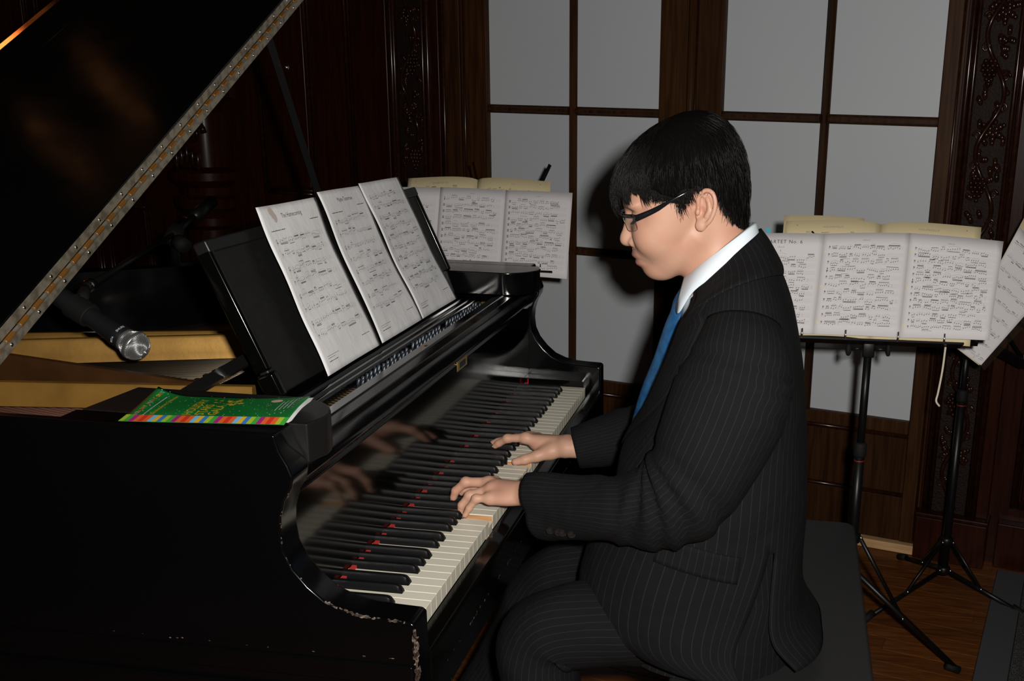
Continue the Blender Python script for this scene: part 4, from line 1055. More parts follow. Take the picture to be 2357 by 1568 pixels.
def gridmesh(name, G, m, parent, closed=False, smooth=True, ulen=None, thick=0.0, uoff=0.0):
    R = len(G); C = len(G[0]); v = [p for row in G for p in row]; f = []
    for i in range(R-1):
        for k in range(C if closed else C-1):
            k2 = (k+1) % C; f.append((i*C+k, i*C+k2, (i+1)*C+k2, (i+1)*C+k))
    # cloth coordinates: u from the widest ring, v along the length
    ref = G[ulen if ulen is not None else R//2]; us = [0.0]
    for k in range(1, C): us.append(us[-1]+float(np.linalg.norm(ref[k]-ref[k-1])))
    uv = []; vl = [0.0]
    for i in range(1, R): vl.append(vl[-1]+float(np.mean([np.linalg.norm(G[i][k]-G[i-1][k]) for k in range(0, C, max(1, C//8))])))
    for i in range(R):
        for k in range(C): uv.append((us[k]+uoff, vl[i]))
    o = mesh(name, v, f, m, parent, smooth, uv=uv, loc=PL if parent is person else None)
    if thick:
        md = o.modifiers.new('thick', 'SOLIDIFY'); md.thickness = thick; md.offset = -1
    return o
JK = [(-0.436, 0.503, -0.312, 0.378, 0.071, 0.002), (-0.453, 0.478, -0.310, 0.352, 0.102, 0.020), (-0.476, 0.432, -0.306, 0.330, 0.150, 0.046), (-0.499, 0.378, -0.295, 0.288, 0.186, 0.052),
      (-0.515, 0.318, -0.280, 0.248, 0.205, 0.040), (-0.528, 0.248, -0.263, 0.205, 0.212, 0.018), (-0.540, 0.130, -0.224, 0.125, 0.209, 0.0), (-0.546, 0.020, -0.196, 0.020, 0.206, -0.004),
      (-0.547, -0.090, -0.158, -0.075, 0.212, -0.012), (-0.556, -0.150, -0.152, -0.135, 0.220, -0.030), (-0.592, -0.212, -0.205, -0.190, 0.222, -0.014)]
gapk = [1.05, 0.98, 0.80, 0.66, 0.52, 0.34, 0.05, 0.02, 0.03, 0.08, 0.20]
nd = 6; JD = dense(JK, nd); gd = [float(g[0]) for g in catmull([(g,) for g in gapk], nd)]
NP = 96
ph = [np.linspace(g, 2*math.pi-g, NP) for g in gd]
VR = next(i for i, r_ in enumerate(JD) if r_[1] < 0.005); VK = []
for sgn in (1, -1):
    kk = int(np.argmin(np.abs(ph[VR]-(2.25 if sgn == 1 else 2*math.pi-2.25)))); kk = kk if sgn == 1 else kk-1; VK.append(kk)
    for i in range(VR+1, len(JD)):
        t = (i-VR)/(len(JD)-1-VR); dl = 0.46*t**1.2
        for k in range(NP):
            dist = (kk-k) if sgn == 1 else (k-kk-1)
            if dist >= 0: ph[i][k] -= sgn*dl*math.exp(-dist/9.0)
G = rings(JD, ph)
rf = np.random.RandomState(4)
for i, row in enumerate(G):               # soft folds across the side, vertical drape in the skirt
    for k, p in enumerate(row):
        a = ph[i][k]; z = p[2]; cen_ = np.array((0.48, -0.40, z)); nrm = p-cen_; nrm[2] = 0; nrm /= (np.linalg.norm(nrm)+1e-9)
        w = 0.0035*math.sin(6*a+z*9)*max(0, min(1, (0.05-z)/0.2))+0.004*math.sin(38*z+3*math.sin(2*a)+1.1)*math.exp(-((z-0.10)/0.12)**2)*(0.5+0.5*math.sin(a+0.7))
        row[k] = p+nrm*w
jacket = gridmesh('jacket', G, M_SUIT, person, False, thick=0.003, ulen=5*nd)
for me_ in (jacket.data,):               # open the two side vents
    bm = bmesh.new(); bm.from_mesh(me_); bm.faces.ensure_lookup_table(); kill = []
    for fi, fc in enumerate(bm.faces):
        r_, k_ = divmod(fi, NP-1)
        if r_ >= VR and k_ in VK: kill.append(fc)
    bmesh.ops.delete(bm, geom=kill, context='FACES'); bm.to_mesh(me_); bm.free()
# lapels and collar fold
lg = []
for i in range(2, 6*nd+1):
    t = (i-2)/(6*nd-2); wl = float(np.interp(t, [0, 0.18, 0.36, 0.40, 0.7, 1.0], [0.62, 0.62, 0.50, 0.62, 0.50, 0.10]))
    lg.append((i, wl))
for s in (1, -1):
    rows = []
    for i, wl in lg:
        a0 = gd[i]-0.015; phs = np.linspace(a0, a0+wl, 12)*s
        rows.append(rings([JD[i]], [phs], 0.0065)[0])
    gridmesh('lapel', rows if s == 1 else rows, M_SUIT, jacket, False, thick=0.0025, ulen=len(rows)//2)
# back collar
bc = []
for i in range(0, 2*nd+1):
    phs = np.linspace(gd[i]+0.1, 2*math.pi-gd[i]-0.1, 40); bc.append(rings([JD[i]], [phs], 0.007)[0])
gridmesh('collar', bc, M_SUIT, jacket, False, thick=0.0025)
# pocket flap
def zrow(z): return min(range(len(JD)), key=lambda i: abs((JD[i][1]+JD[i][3])/2+JD[i][5]-z))
pf = []
for z in np.linspace(0.022, -0.024, 7):
    row = []
    for a in np.linspace(1.22, 1.98, 18):
        zz = z+0.030*(1.98-a)/0.76-0.02; i = zrow(zz); i = max(1, min(len(JD)-2, i))
        p0 = rings([JD[i]], [[a]], 0.0055)[0][0]; p1 = rings([JD[i+1]], [[a]], 0.0055)[0][0]; t = (p0[2]-zz)/max(1e-6, p0[2]-p1[2]); row.append(p0+(p1-p0)*t)
    pf.append(row)
gridmesh('pocket_flap', pf, M_SUIT, jacket, False, thick=0.002, ulen=3)
# sleeves
def sleeve(path, rad, n, name, folds, ell=None, seam=0.0, cuff=None, nn=44, pnt=2.0):
    P = catmull([np.array(p, float) for p in path], n); Rr = [float(r[0]) for r in catmull([(r,) for r in rad], n)]
    EV = [float(r[0]) for r in catmull([(e,) for e in (ell or [1.0]*len(path))], n)]
    N = len(P); G = []; prev = None
    for i in range(N):
        t = P[min(i+1, N-1)]-P[max(i-1, 0)]; t /= np.linalg.norm(t)
        a = np.array((1.0, 0, 0)) if prev is None else prev
        a = a-t*(a @ t); a /= np.linalg.norm(a); prev = a; b = np.cross(t, a)
        row = []
        for k in range(nn):
            an = 2*math.pi*k/nn+seam; d = a*math.cos(an)+b*math.sin(an); r = Rr[i]*(math.sqrt((math.cos(an))**2+(math.sin(an)*EV[i])**2) if EV[i] != 1 else 1)
            if pnt != 2.0:
                q_ = 2.0+(pnt-2.0)*min(1, max(0, (i/(N-1)-0.62)/0.3)); r *= 1/((abs(math.cos(an))**q_+abs(math.sin(an))**q_)**(1/q_))
            row.append(P[i]+d*(r+folds(i/(N-1), an)))
        if cuff and i == N-1: pass
        row.append(row[0].copy()); G.append(row)
    return gridmesh(name, G, M_SUIT, jacket, False, thick=0.0025, ulen=N//3), G
def crease(x, w): return -math.exp(-(x/w)**2)
def foldL(t, an):
    c1 = math.cos(an-2.6); e = 0.0
    for k, (t0, amp, w, ph_, sk) in enumerate(((0.155, 0.0085, 0.011, 0.3, 0.02), (0.190, 0.0080, 0.010, 0.6, 0.03), (0.235, 0.004, 0.012, 0.2, 0.02), (0.455, 0.010, 0.014, 0.9, 0.05), (0.500, 0.013, 0.014, 0.4, 0.06), (0.545, 0.012, 0.013, 0.1, 0.05), (0.595, 0.009, 0.014, -0.3, 0.07), (0.66, 0.006, 0.016, 0.5, 0.08), (0.74, 0.0045, 0.018, 1.1, 0.09))):
        e += amp*(crease(t-t0-sk*math.sin(an+ph_), w)+0.55*math.exp(-((t-t0-1.9*w-sk*math.sin(an+ph_))/(1.2*w))**2))*(0.45+0.55*math.cos(an-math.pi+0.5*ph_)**2)
    return e+0.0022*math.sin(19*t+2*an)
slL, GL = sleeve([(0.335, -0.425, 0.372), (0.300, -0.425, 0.325), (0.278, -0.414, 0.268), (0.266, -0.384, 0.185), (0.266, -0.345, 0.112), (0.280, -0.283, 0.074), (0.304, -0.205, 0.060), (0.330, -0.135, 0.046), (0.352, -0.080, 0.034)],
                 [0.062, 0.083, 0.091, 0.088, 0.080, 0.064, 0.050, 0.039, 0.0265], 8, 'sleeve', foldL, [1, 1, 1, 1, 1, 1.05, 1.15, 1.48, 2.30], pnt=1.5)
slR, GR = sleeve([(0.625, -0.425, 0.372), (0.660, -0.425, 0.325), (0.690, -0.410, 0.262), (0.722, -0.375, 0.180), (0.738, -0.325, 0.112), (0.732, -0.262, 0.074), (0.712, -0.195, 0.056), (0.695, -0.135, 0.040), (0.683, -0.086, 0.028)],
                 [0.062, 0.083, 0.090, 0.086, 0.078, 0.066, 0.057, 0.049, 0.044], 8, 'sleeve', foldL, [1, 1, 1, 1, 1, 1.0, 1.0, 1.0, 1.02])
# cuff buttons
for k, (y, z) in enumerate(((-0.120, 0.016), (-0.135, 0.016), (-0.149, 0.016), (-0.163, 0.017))):
    row = GL[-1]; best = None
    for rr in GL[int(len(GL)*0.6):]:
        for p in rr:
            if p[0] < 0.335:
                d = (p[1]-y)**2+(p[2]-z)**2
                if best is None or d < best[0]: best = (d, p)
    p = best[1]; ax = np.array((-0.80, -0.25, -0.25)); ax /= np.linalg.norm(ax)
    v, f = lathe([(0.0005, 0.0028), (0.0045, 0.0022), (0.0050, 0.0034), (0.0066, 0.0036), (0.0072, 0.0022), (0.0068, 0.0)], 16, (tuple(p), tuple(ax))); auto_smooth(mesh('cuff_button', v[::1], f, M_BUTTON, slL, True), 40)
# shirt front, collar, tie
SH = [tuple(r) for r in rings and JD]
shr = rings([JD[i] for i in range(0, 6*nd+1, 2)], np.linspace(-math.pi, math.pi, 60), -0.006)
gridmesh('shirt', shr, M_SHIRT, person, False)
def collar_ring(spec, ph_, drop):
    out = []
    for by, bz, fy, fz, b, lf, dr in spec:
        row = []
        for p in ph_:
            a = min(p, 2*math.pi-p); q = rings([(by, bz, fy, fz, b, lf)], [[p]], 0.0, 2.1)[0][0]
            q = q+np.array((0, 0.12, -1.0))*dr*math.exp(-((a-0.62)/0.30)**2); row.append(q)
        out.append(row)
    return out
pc = np.linspace(0.34, 2*math.pi-0.34, 72)
CR = collar_ring([(-0.428, 0.500, -0.322, 0.404, 0.059, 0.004, 0.0), (-0.429, 0.519, -0.320, 0.422, 0.0605, 0.006, 0.0), (-0.4335, 0.518, -0.315, 0.422, 0.064, 0.006, 0.002), (-0.438, 0.503, -0.309, 0.400, 0.071, 0.004, 0.012), (-0.440, 0.492, -0.304, 0.384, 0.0755, 0.002, 0.026)], pc, 0)
CR = [[np.array(p) for p in row] for row in CR]
gridmesh('shirt_collar', CR, M_SHIRT, person, False, thick=0.0012)
tc = []
tie_path = catmull([(0.472, -0.3150, 0.404), (0.472, -0.3050, 0.382), (0.472, -0.2990, 0.362), (0.472, -0.2900, 0.335), (0.476, -0.2740, 0.275), (0.478, -0.2540, 0.215), (0.480, -0.2380, 0.150)], 4)
tw = [float(x[0]) for x in catmull([(0.016,), (0.021,), (0.0165,), (0.021,), (0.028,), (0.033,), (0.036,)], 4)]
for p, w in zip(tie_path, tw):
    tc.append([np.array((p[0]+0.80*w*math.sin(a)-0.25*w*math.cos(a), p[1]+0.62*w*math.sin(a)-0.45*w*(1-math.cos(a)), p[2])) for a in np.linspace(-1.5, 1.5, 13)])
tie = gridmesh('tie', tc, M_TIE, person, False, thick=0.003)
# trousers
def foldT(t, an):
    return 0.006*math.sin(30*t+2*an)*math.exp(-((t-0.55)/0.12)**2)+0.003*math.sin(17*t+3*an)
def leg(name, path, rad):
    global jacket
    j0 = jacket; jacket = tr; o, g = sleeve(path, rad, 7, name, foldT); jacket = j0; return o
tr = gridmesh('trousers', rings([(-0.525, 0.09, -0.28, 0.09, 0.175, 0.0), (-0.532, 0.0, -0.28, 0.0, 0.185, 0.0), (-0.540, -0.10, -0.30, -0.10, 0.188, 0.0), (-0.545, -0.16, -0.24, -0.15, 0.195, 0.0), (-0.548, -0.235, -0.22, -0.235, 0.195, 0.0)], np.linspace(0, 2*math.pi, 49)), M_SUIT, person)
leg('trouser_leg', [(0.400, -0.455, -0.165), (0.385, -0.36, -0.175), (0.365, -0.25, -0.180), (0.348, -0.165, -0.183), (0.338, -0.105, -0.200), (0.333, -0.093, -0.260), (0.333, -0.110, -0.36), (0.335, -0.130, -0.50), (0.336, -0.140, -0.655)],
    [0.080, 0.079, 0.078, 0.076, 0.076, 0.074, 0.072, 0.072, 0.078])
leg('trouser_leg', [(0.560, -0.455, -0.165), (0.580, -0.35, -0.175), (0.600, -0.24, -0.190), (0.612, -0.13, -0.212), (0.620, -0.055, -0.245), (0.622, -0.010, -0.325), (0.622, 0.045, -0.45), (0.622, 0.11, -0.56), (0.622, 0.145, -0.645)],
    [0.094, 0.093, 0.088, 0.082, 0.076, 0.072, 0.070, 0.070, 0.076])
for x, y in ((0.335, -0.09), (0.622, 0.20)):
    Q = SDF((x-0.07, y-0.12, -0.725), (x+0.07, y+0.24, -0.60), 0.006)
    Q.cone((x, y-0.06, -0.675), (x, y+0.04, -0.672), 0.040, 0.040, 0.02); Q.cone((x, y+0.04, -0.675), (x, y+0.18, -0.688), 0.040, 0.030, 0.02); Q.ell((x, y-0.02, -0.64), (0.035, 0.05, 0.035), 0.02)
    v, f = Q.mesh(); v[:, 2] = np.maximum(v[:, 2], -0.7195); mesh('shoe', v, f, M_LACQ, person, True, loc=PL)

# ------------------------------------------------------------------ sheets of music
def sheet_surface(TL, TR, BR, BL, wave=None):
    """u 0..1 left to right, v 0..1 top to bottom -> point lifted d along the normal"""
    TL, TR, BR, BL = [np.array(p, float) for p in (TL, TR, BR, BL)]
    nrm = np.cross(TR-TL, BL-TL); nrm = -nrm/np.linalg.norm(nrm)
    if nrm @ (CAM-(TL+BR)/2) < 0: nrm = -nrm
    W_ = np.linalg.norm(TR-TL); H_ = np.linalg.norm(BL-TL)
    def S_(u, v, d=0.0):
        p = TL*(1-u)*(1-v)+TR*u*(1-v)+BR*u*v+BL*(1-u)*v
        if wave: w = wave(u, v); p = p+nrm*w[0]+(TR-TL)/W_*w[1]+(BL-TL)/H_*(w[2] if len(w) > 2 else 0)
        return p+nrm*d
    return S_, W_, H_
def paper(name, S_, m, parent=None, nu=14, nv=20, u0=0.0, u1=1.0, thick=0.0004):
    v = [tuple(S_(u0+(u1-u0)*i/nu, j/nv)) for j in range(nv+1) for i in range(nu+1)]
    f = [(j*(nu+1)+i, (j+1)*(nu+1)+i, (j+1)*(nu+1)+i+1, j*(nu+1)+i+1) for j in range(nv) for i in range(nu)]
    o = mesh(name, v, f, m, parent, True)
    if thick: md = o.modifiers.new('thick', 'SOLIDIFY'); md.thickness = thick; md.offset = 0
    return o
class Print:
    """flat ink on a sheet, in page metres: x from the left edge, y from the top edge"""
    def __init__(self, S_, W_, H_, d=0.0006): self.S, self.W, self.H, self.d = S_, W_, H_, d; self.mb = MB()
    def P(self, x, y): return tuple(self.S(x/self.W, y/self.H, self.d))
    def quad(self, x0, y0, x1, y1, w, mi=0):
        L = math.hypot(x1-x0, y1-y0) or 1e-6; nx, ny = -(y1-y0)/L*w/2, (x1-x0)/L*w/2
        self.mb.add([self.P(x0+nx, y0+ny), self.P(x1+nx, y1+ny), self.P(x1-nx, y1-ny), self.P(x0-nx, y0-ny)], [(0, 1, 2, 3)], mi)
    def line(self, x0, y0, x1, y1, w, mi=0, n=8):
        for i in range(n): a, b = i/n, (i+1)/n; self.quad(x0+(x1-x0)*a, y0+(y1-y0)*a, x0+(x1-x0)*b, y0+(y1-y0)*b, w, mi)
    def dot(self, x, y, rx, ry, mi=0, n=7, rot=0.0):
        c, s = math.cos(rot), math.sin(rot); v = []
        for k in range(n):
            a = 2*math.pi*k/n; p, q = rx*math.cos(a), ry*math.sin(a); v.append(self.P(x+p*c-q*s, y+p*s+q*c))
        self.mb.add(v, [tuple(range(n))], mi)
    def arc(self, x0, x1, y, h, w, mi=0, n=7):
        pts = [(x0+(x1-x0)*i/n, y-h*math.sin(math.pi*i/n)) for i in range(n+1)]
        for a, b in zip(pts[:-1], pts[1:]): self.quad(a[0], a[1], b[0], b[1], w, mi)
    def text(self, s, x, y, size, align='CENTER', mi=0, stretch=1.0, spacing=1.0):
        v, f = text_tris(s, size, align, spacing)
        self.mb.add([self.P(x+a*stretch, y-b) for a, b in v], f, mi)
    def staff(self, x0, x1, y, gap, w=0.00022, mi=2):
        for k in range(5): self.line(x0, y+k*gap, x1, y+k*gap, w, mi)
    def clef(self, x, y, gap, kind, mi=1):
        if kind == 'bass': self.dot(x+gap, y+gap*0.9, gap*0.75, gap*0.6, mi); self.arc(x+gap*0.3, x+gap*1.9, y+gap*1.0, gap*1.0, gap*0.4, mi); self.quad(x+gap*1.8, y+gap*0.8, x+gap*0.5, y+gap*3, gap*0.4, mi)
        elif kind == 'alto':
            self.quad(x, y, x, y+4*gap, gap*0.8, mi); self.dot(x+gap*1.3, y+gap, gap*0.7, gap*0.9, mi); self.dot(x+gap*1.3, y+3*gap, gap*0.7, gap*0.9, mi)
        else: self.quad(x+gap, y-gap*1.2, x+gap*0.8, y+gap*5.2, gap*0.35, mi); self.dot(x+gap, y+gap*2.9, gap*1.1, gap*1.0, mi); self.dot(x+gap*1.1, y+gap*0.2, gap*0.55, gap*1.2, mi)
    def notes(self, x0, x1, y, gap, r, dens, mi=0, mode='mix', slur=0.3):
        x = x0
        while x < x1-gap*2:
            n = r.choice((2, 3, 4, 4, 4, 6)) if mode != 'sparse' else r.choice((1, 1, 2, 4)); st = gap*dens*r.uniform(0.85, 1.2)
            if x+st*n > x1: break
            up = r.random() < 0.55; base = r.uniform(0.2, 3.6); sl = r.uniform(-0.5, 0.5); hs = []
            for k in range(n):
                yy = y+gap*(base+sl*k+r.uniform(-0.7, 0.7)); hs.append((x+k*st, yy)); self.dot(x+k*st, yy, gap*0.62, gap*0.46, mi, 6, -0.4)
            if n > 1 and r.random() < 0.86:
                sy = (min(h[1] for h in hs)-gap*2.6) if up else (max(h[1] for h in hs)+gap*2.6)
                for h in hs: self.quad(h[0]+(gap*.5 if up else -gap*.5), h[1], h[0]+(gap*.5 if up else -gap*.5), sy, gap*0.14, mi)
                for q in range(1 if r.random() < 0.5 else 2): self.quad(hs[0][0]-gap*.2, sy+q*gap*0.8*(1 if up else -1), hs[-1][0]+gap*.2, sy+q*gap*0.8*(1 if up else -1)+r.uniform(-.4, .4)*gap, gap*0.5, mi)
            else:
                for h in hs: self.quad(h[0]+gap*.5, h[1], h[0]+gap*.5, h[1]-gap*3, gap*0.16, mi)
            if r.random() < slur: self.arc(hs[0][0], hs[-1][0]+gap, min(h[1] for h in hs)-gap*(3.2 if up else 1.2), gap*1.4, gap*0.16, 1)
            x += st*n+gap*r.uniform(0.4, 1.6)
            if r.random() < 0.3: self.quad(x, y, x, y+4*gap, gap*0.16, 1); x += gap*1.2
    def greeking(self, x0, x1, y, size, r, mi=1):
        """illegible small print"""
        x = x0
        while x < x1: w = size*r.uniform(0.8, 2.6); self.quad(x, y, min(x+w, x1), y, size*0.55, mi); x += w+size*0.5
    def done(self, parent, name='print'): return stuff(self.mb.build(name, [M_INK, M_INKG, M_STAFF, M_STAIN], parent))

def K(p): return np.array((p[0], p[1], p[2]+ZK))
rw = random.Random(21)
def mkwave(amp, seed, curl=0.0):
    r = random.Random(seed); a, b, c = r.uniform(0, 6), r.uniform(0, 6), r.uniform(0, 6)
    return lambda u, v: (amp*(0.55*math.sin(7*v+a)*(0.3+u)+0.35*math.sin(11*v+5*u+b)+0.3*math.sin(4.5*u+c))+amp*1.05+curl*v*v, 1.5*amp*math.sin(9*v+a)*(0.4+0.6*math.sin(5*v+c)))
def piano_score(pr_, r, title=None, sub=None, dense_=False, tempo=True):
    W_, H_ = pr_.W, pr_.H; g = 0.00185; x0, x1 = 0.022, W_-0.020
    if title: pr_.text(title, W_*0.50, 0.026, 0.0125, stretch=0.82)
    y = 0.062 if title else 0.030
    if tempo and title: pr_.greeking(x0, x0+0.05, y-0.016, 0.0028, r, 0); pr_.greeking(x1-0.034, x1, 0.038, 0.0028, r, 0)
    nsys = 4 if not dense_ else 5; step = (H_-0.046-y)/nsys
    for s in range(nsys):
        ys = y+s*step; yb = ys+step*0.50
        for k, yy in enumerate((ys, yb)):
            pr_.staff(x0, x1, yy, g, 0.0002); pr_.clef(x0+0.002, yy, g, 'treble' if k == 0 else 'bass')
            pr_.notes(x0+0.014, x1-0.004, yy-(0.001 if k else -0.0005), g, r, 2.5 if dense_ else 3.0, 0, 'mix' if (dense_ or r.random() < 0.6) else 'sparse', 0.75)
            for q in range(2+(s % 2)): xx = x0+(x1-x0)*(q+1)/(3.2); pr_.quad(xx, yy, xx, yy+4*g, 0.00025, 1)
        pr_.quad(x0, ys, x0, yb+4*g, 0.0004, 0); pr_.arc(x0-0.004, x0, ys+0.02, 0.002, 0.0003, 1)
    pr_.greeking(x0, x0+0.045, H_-0.030, 0.0018, r, 1); pr_.greeking(x0, x0+0.030, H_-0.026, 0.0018, r, 1); pr_.greeking(x0, x0+0.036, H_-0.020, 0.0026, r, 0); pr_.greeking(x1-0.032, x1, H_-0.034, 0.0022, r, 0)
def desk_sheet(name, xs, seed, label, title, dense_, amp, extra=0.0):
    (xtl, xtr, xbl, xbr) = xs
    S_, W_, H_ = sheet_surface(K((xtl, 0.4165, 0.522+extra)), K((xtr, 0.4165, 0.517+extra)), K((xbr, 0.2935, 0.2375)), K((xbl, 0.2935, 0.2375)), mkwave(amp, seed))
    o = paper(name, S_, M_PAPER, nu=18, nv=30)
    tag(o, label, 'sheet music', 'sheets leaning on the piano desk')
    p = Print(S_, W_, H_); piano_score(p, random.Random(seed), title, None, dense_)
    if title and title.startswith('The'):
        for k in range(3): p.dot(0.045+0.004*k, 0.010+0.007*k, 0.008-0.001*k, 0.009, 3, 12, 0.5)
    p.done(o); return o
desk_sheet('sheet_music', (0.389, 0.617, 0.372, 0.612), 3, 'white crumpled sheet titled The Homecoming on the piano desk', 'The Homecoming', False, 0.0032)
desk_sheet('sheet_music', (0.632, 0.840, 0.625, 0.856), 8, 'white sheet titled Maybe Tomorrow in the middle of the piano desk', 'Maybe Tomorrow', False, 0.0030, 0.004)
desk_sheet('sheet_music', (0.841, 1.062, 0.858, 1.092), 14, 'densely printed untitled white sheet at the far end of the piano desk', None, True, 0.0028, 0.004)

# ------------------------------------------------------------------ music stands
def stand(name, x, y, zd, label, feet, hub, lean=(-0.43, 0, 0.9), knob=True, wid=0.50, side=(0, 1, 0), zc=None, wing=0.335):
    o = empty(name, (x, y, 0)); tag(o, label, 'music stand', 'black folding music stands'); m = M_BLACKMETAL
    def T(v, f, nm, mm=m, sm=True, par=None): return mesh(nm, v, f, mm, par or o, sm)
    v, f = tube([(0, 0, hub-0.10), (0, 0, 0.62)], 0.0125, 14); T(v, f, 'lower_pole')
    v, f = tube([(0, 0, 0.60), (0, 0, zd-0.03)], 0.0095, 12); T(v, f, 'upper_pole')
    v, f = lathe([(0.0145, 0), (0.016, 0.005), (0.016, 0.032), (0.013, 0.036)], 14, ((0, 0, 0.60), (0, 0, 1))); c_ = T(v, f, 'collar', M_RUBBER)
    v, f = lathe([(0.0130, 0), (0.0130, 0.003)], 14, ((0, 0, 0.588), (0, 0, 1))); T(v, f, 'ring', M_REDRING, True, c_)
    v, f = bevelled(*boxg(-0.014, 0.014, -0.014, 0.014, zd-0.05, zd-0.012), 0.003, 2); T(v, f, 'tilt_head')
    if knob:
        v, f = tube([(-0.004, -0.012, zd-0.03), (-0.004, -0.045, zd-0.03)], 0.004, 8); k_ = T(v, f, 'knob_stem')
        v, f = bevelled(*boxg(-0.018, 0.010, -0.050, -0.040, zd-0.044, zd-0.016), 0.004, 2); T(v, f, 'wing_knob', M_RUBBER, True, k_)
        v, f = tube([(0, 0.012, zd-0.03), (0.0, 0.040, zd-0.035)], 0.003, 8); k_ = T(v, f, 'knob_stem')
        v, f = ball((0.0, 0.046, zd-0.036), 0.013, 10, 6, (0.5, 0.6, 1.2)); T(v, f, 'wing_knob', M_RUBBER, True, k_)
    for a, (fx, fy) in enumerate(feet):      # legs with braces from the sliding hub
        fx -= x; fy -= y; d = np.array((fx, fy)); L = np.linalg.norm(d); d = d/L
        lo = hub-0.095
        v, f = tube([(d[0]*0.016, d[1]*0.016, lo), (fx, fy, 0.012)], 0.0, 8, ell=[(0.0065, 0.0075)]*2); lg_ = T(v, f, 'leg')
        v, f = tube([(fx-d[0]*0.03, fy-d[1]*0.03, 0.024), (fx+d[0]*0.006, fy+d[1]*0.006, 0.010)], 0.0105, 10); T(v, f, 'rubber_foot', M_RUBBER, True, lg_)
        mid = (d[0]*L*0.48, d[1]*L*0.48, lo+(0.012-lo)*0.48+0.004)
        v, f = tube([(d[0]*0.018, d[1]*0.018, hub), mid], 0.0, 6, ell=[(0.0035, 0.006)]*2); T(v, f, 'brace', m, True, lg_)
        for q in (mid, (d[0]*0.020, d[1]*0.020, hub), (d[0]*0.020, d[1]*0.020, lo+0.004)):
            v, f = ball((q[0]-0.008, q[1], q[2]+0.003), 0.0038, 8, 5); T(v, f, 'rivet', M_BOLT, True, lg_)
    for z in (hub, hub-0.095):
        v, f = lathe([(0.014, -0.012), (0.019, -0.008), (0.019, 0.010), (0.014, 0.014)], 14, ((0, 0, z), (0, 0, 1))); T(v, f, 'hub')
    # folding desk: rails, crossed bars and a bottom ledge
    up_ = np.array((0.43, 0, 0.90)); up_ = up_/np.linalg.norm(up_) if zc is None else np.array(zc)/np.linalg.norm(zc)
    sd = np.array(side, float); base = np.array((0.0, 0, zd-0.01)); fw = np.cross(sd, up_); fw = fw if fw[0] < 0 else -fw
    Dk = lambda s, h, d=0.0: tuple(base+sd*s+up_*h+fw*d)
    for h in (0.0, 0.12, 0.24):
        v, f = tube([Dk(-wid/2+0.4*h*0.3, h), Dk(wid/2-0.4*h*0.3, h)], 0.0, 6, ell=[(0.0025, 0.005)]*2); T(v, f, 'rail')
    for s in (-1, 1):
        v, f = tube([Dk(s*wid*0.5, 0), Dk(-s*wid*0.18, 0.24)], 0.0, 6, ell=[(0.002, 0.005)]*2); T(v, f, 'cross_bar')
        v, f = tube([Dk(s*wid*0.18, 0.20), Dk(s*wid*0.30, wing)], 0.0, 6, ell=[(0.002, 0.0065)]*2); T(v, f, 'wing')
    v, f = bevelled([Dk(-wid*0.42, -0.012, 0), Dk(wid*0.42, -0.012, 0), Dk(wid*0.42, -0.012, 0.042), Dk(-wid*0.42, -0.012, 0.042), Dk(-wid*0.42, -0.006, 0), Dk(wid*0.42, -0.006, 0), Dk(wid*0.42, -0.006, 0.042), Dk(-wid*0.42, -0.006, 0.042)],
                    [(3, 2, 1, 0), (4, 5, 6, 7), (0, 1, 5, 4), (1, 2, 6, 5), (2, 3, 7, 6), (3, 0, 4, 7)], 0.001, 1); T(v, f, 'ledge', M_BLACKMETAL, False)
    for s in (-0.32, -0.12, 0.12, 0.33):
        v, f = tube([Dk(s*wid, -0.009, 0.042), Dk(s*wid, 0.012, 0.045)], 0.002, 6); T(v, f, 'page_clip', M_BOLT)
    return o
st1 = stand('music_stand', 1.185, -0.688, 0.90, 'black tripod music stand holding the cello parts beside the pianist', ((1.247, -0.985), (1.02, -0.50), (1.42, -0.52)), 0.385, side=(0.06, -1, 0), wid=0.50, wing=0.26)
st2 = stand('music_stand', 1.73, -1.005, 0.80, 'black tripod music stand behind the cello stand holding a slanted book', ((1.48, -0.765), (1.60, -1.215), (1.93, -0.90)), 0.165, side=(0.55, -1, -0.55), wid=0.40, knob=False, wing=0.26)
st3 = stand('music_stand', 1.73, 0.36, 0.93, 'black tripod music stand behind the piano holding the viola parts', ((1.47, 0.22), (1.60, 0.66), (1.95, 0.20)), 0.34, side=(0, -1, 0), wid=0.40)
v, f = tube(catmull([(1.172, -0.862, 0.886), (1.170, -0.860, 0.83), (1.174, -0.856, 0.775), (1.170, -0.853, 0.755), (1.172, -0.862, 0.742)], 5), 0.0026, 7)
tag(mesh('cord', v, f, M_STRING, None, True), 'short white cord hanging below the cello music stand', 'cord')

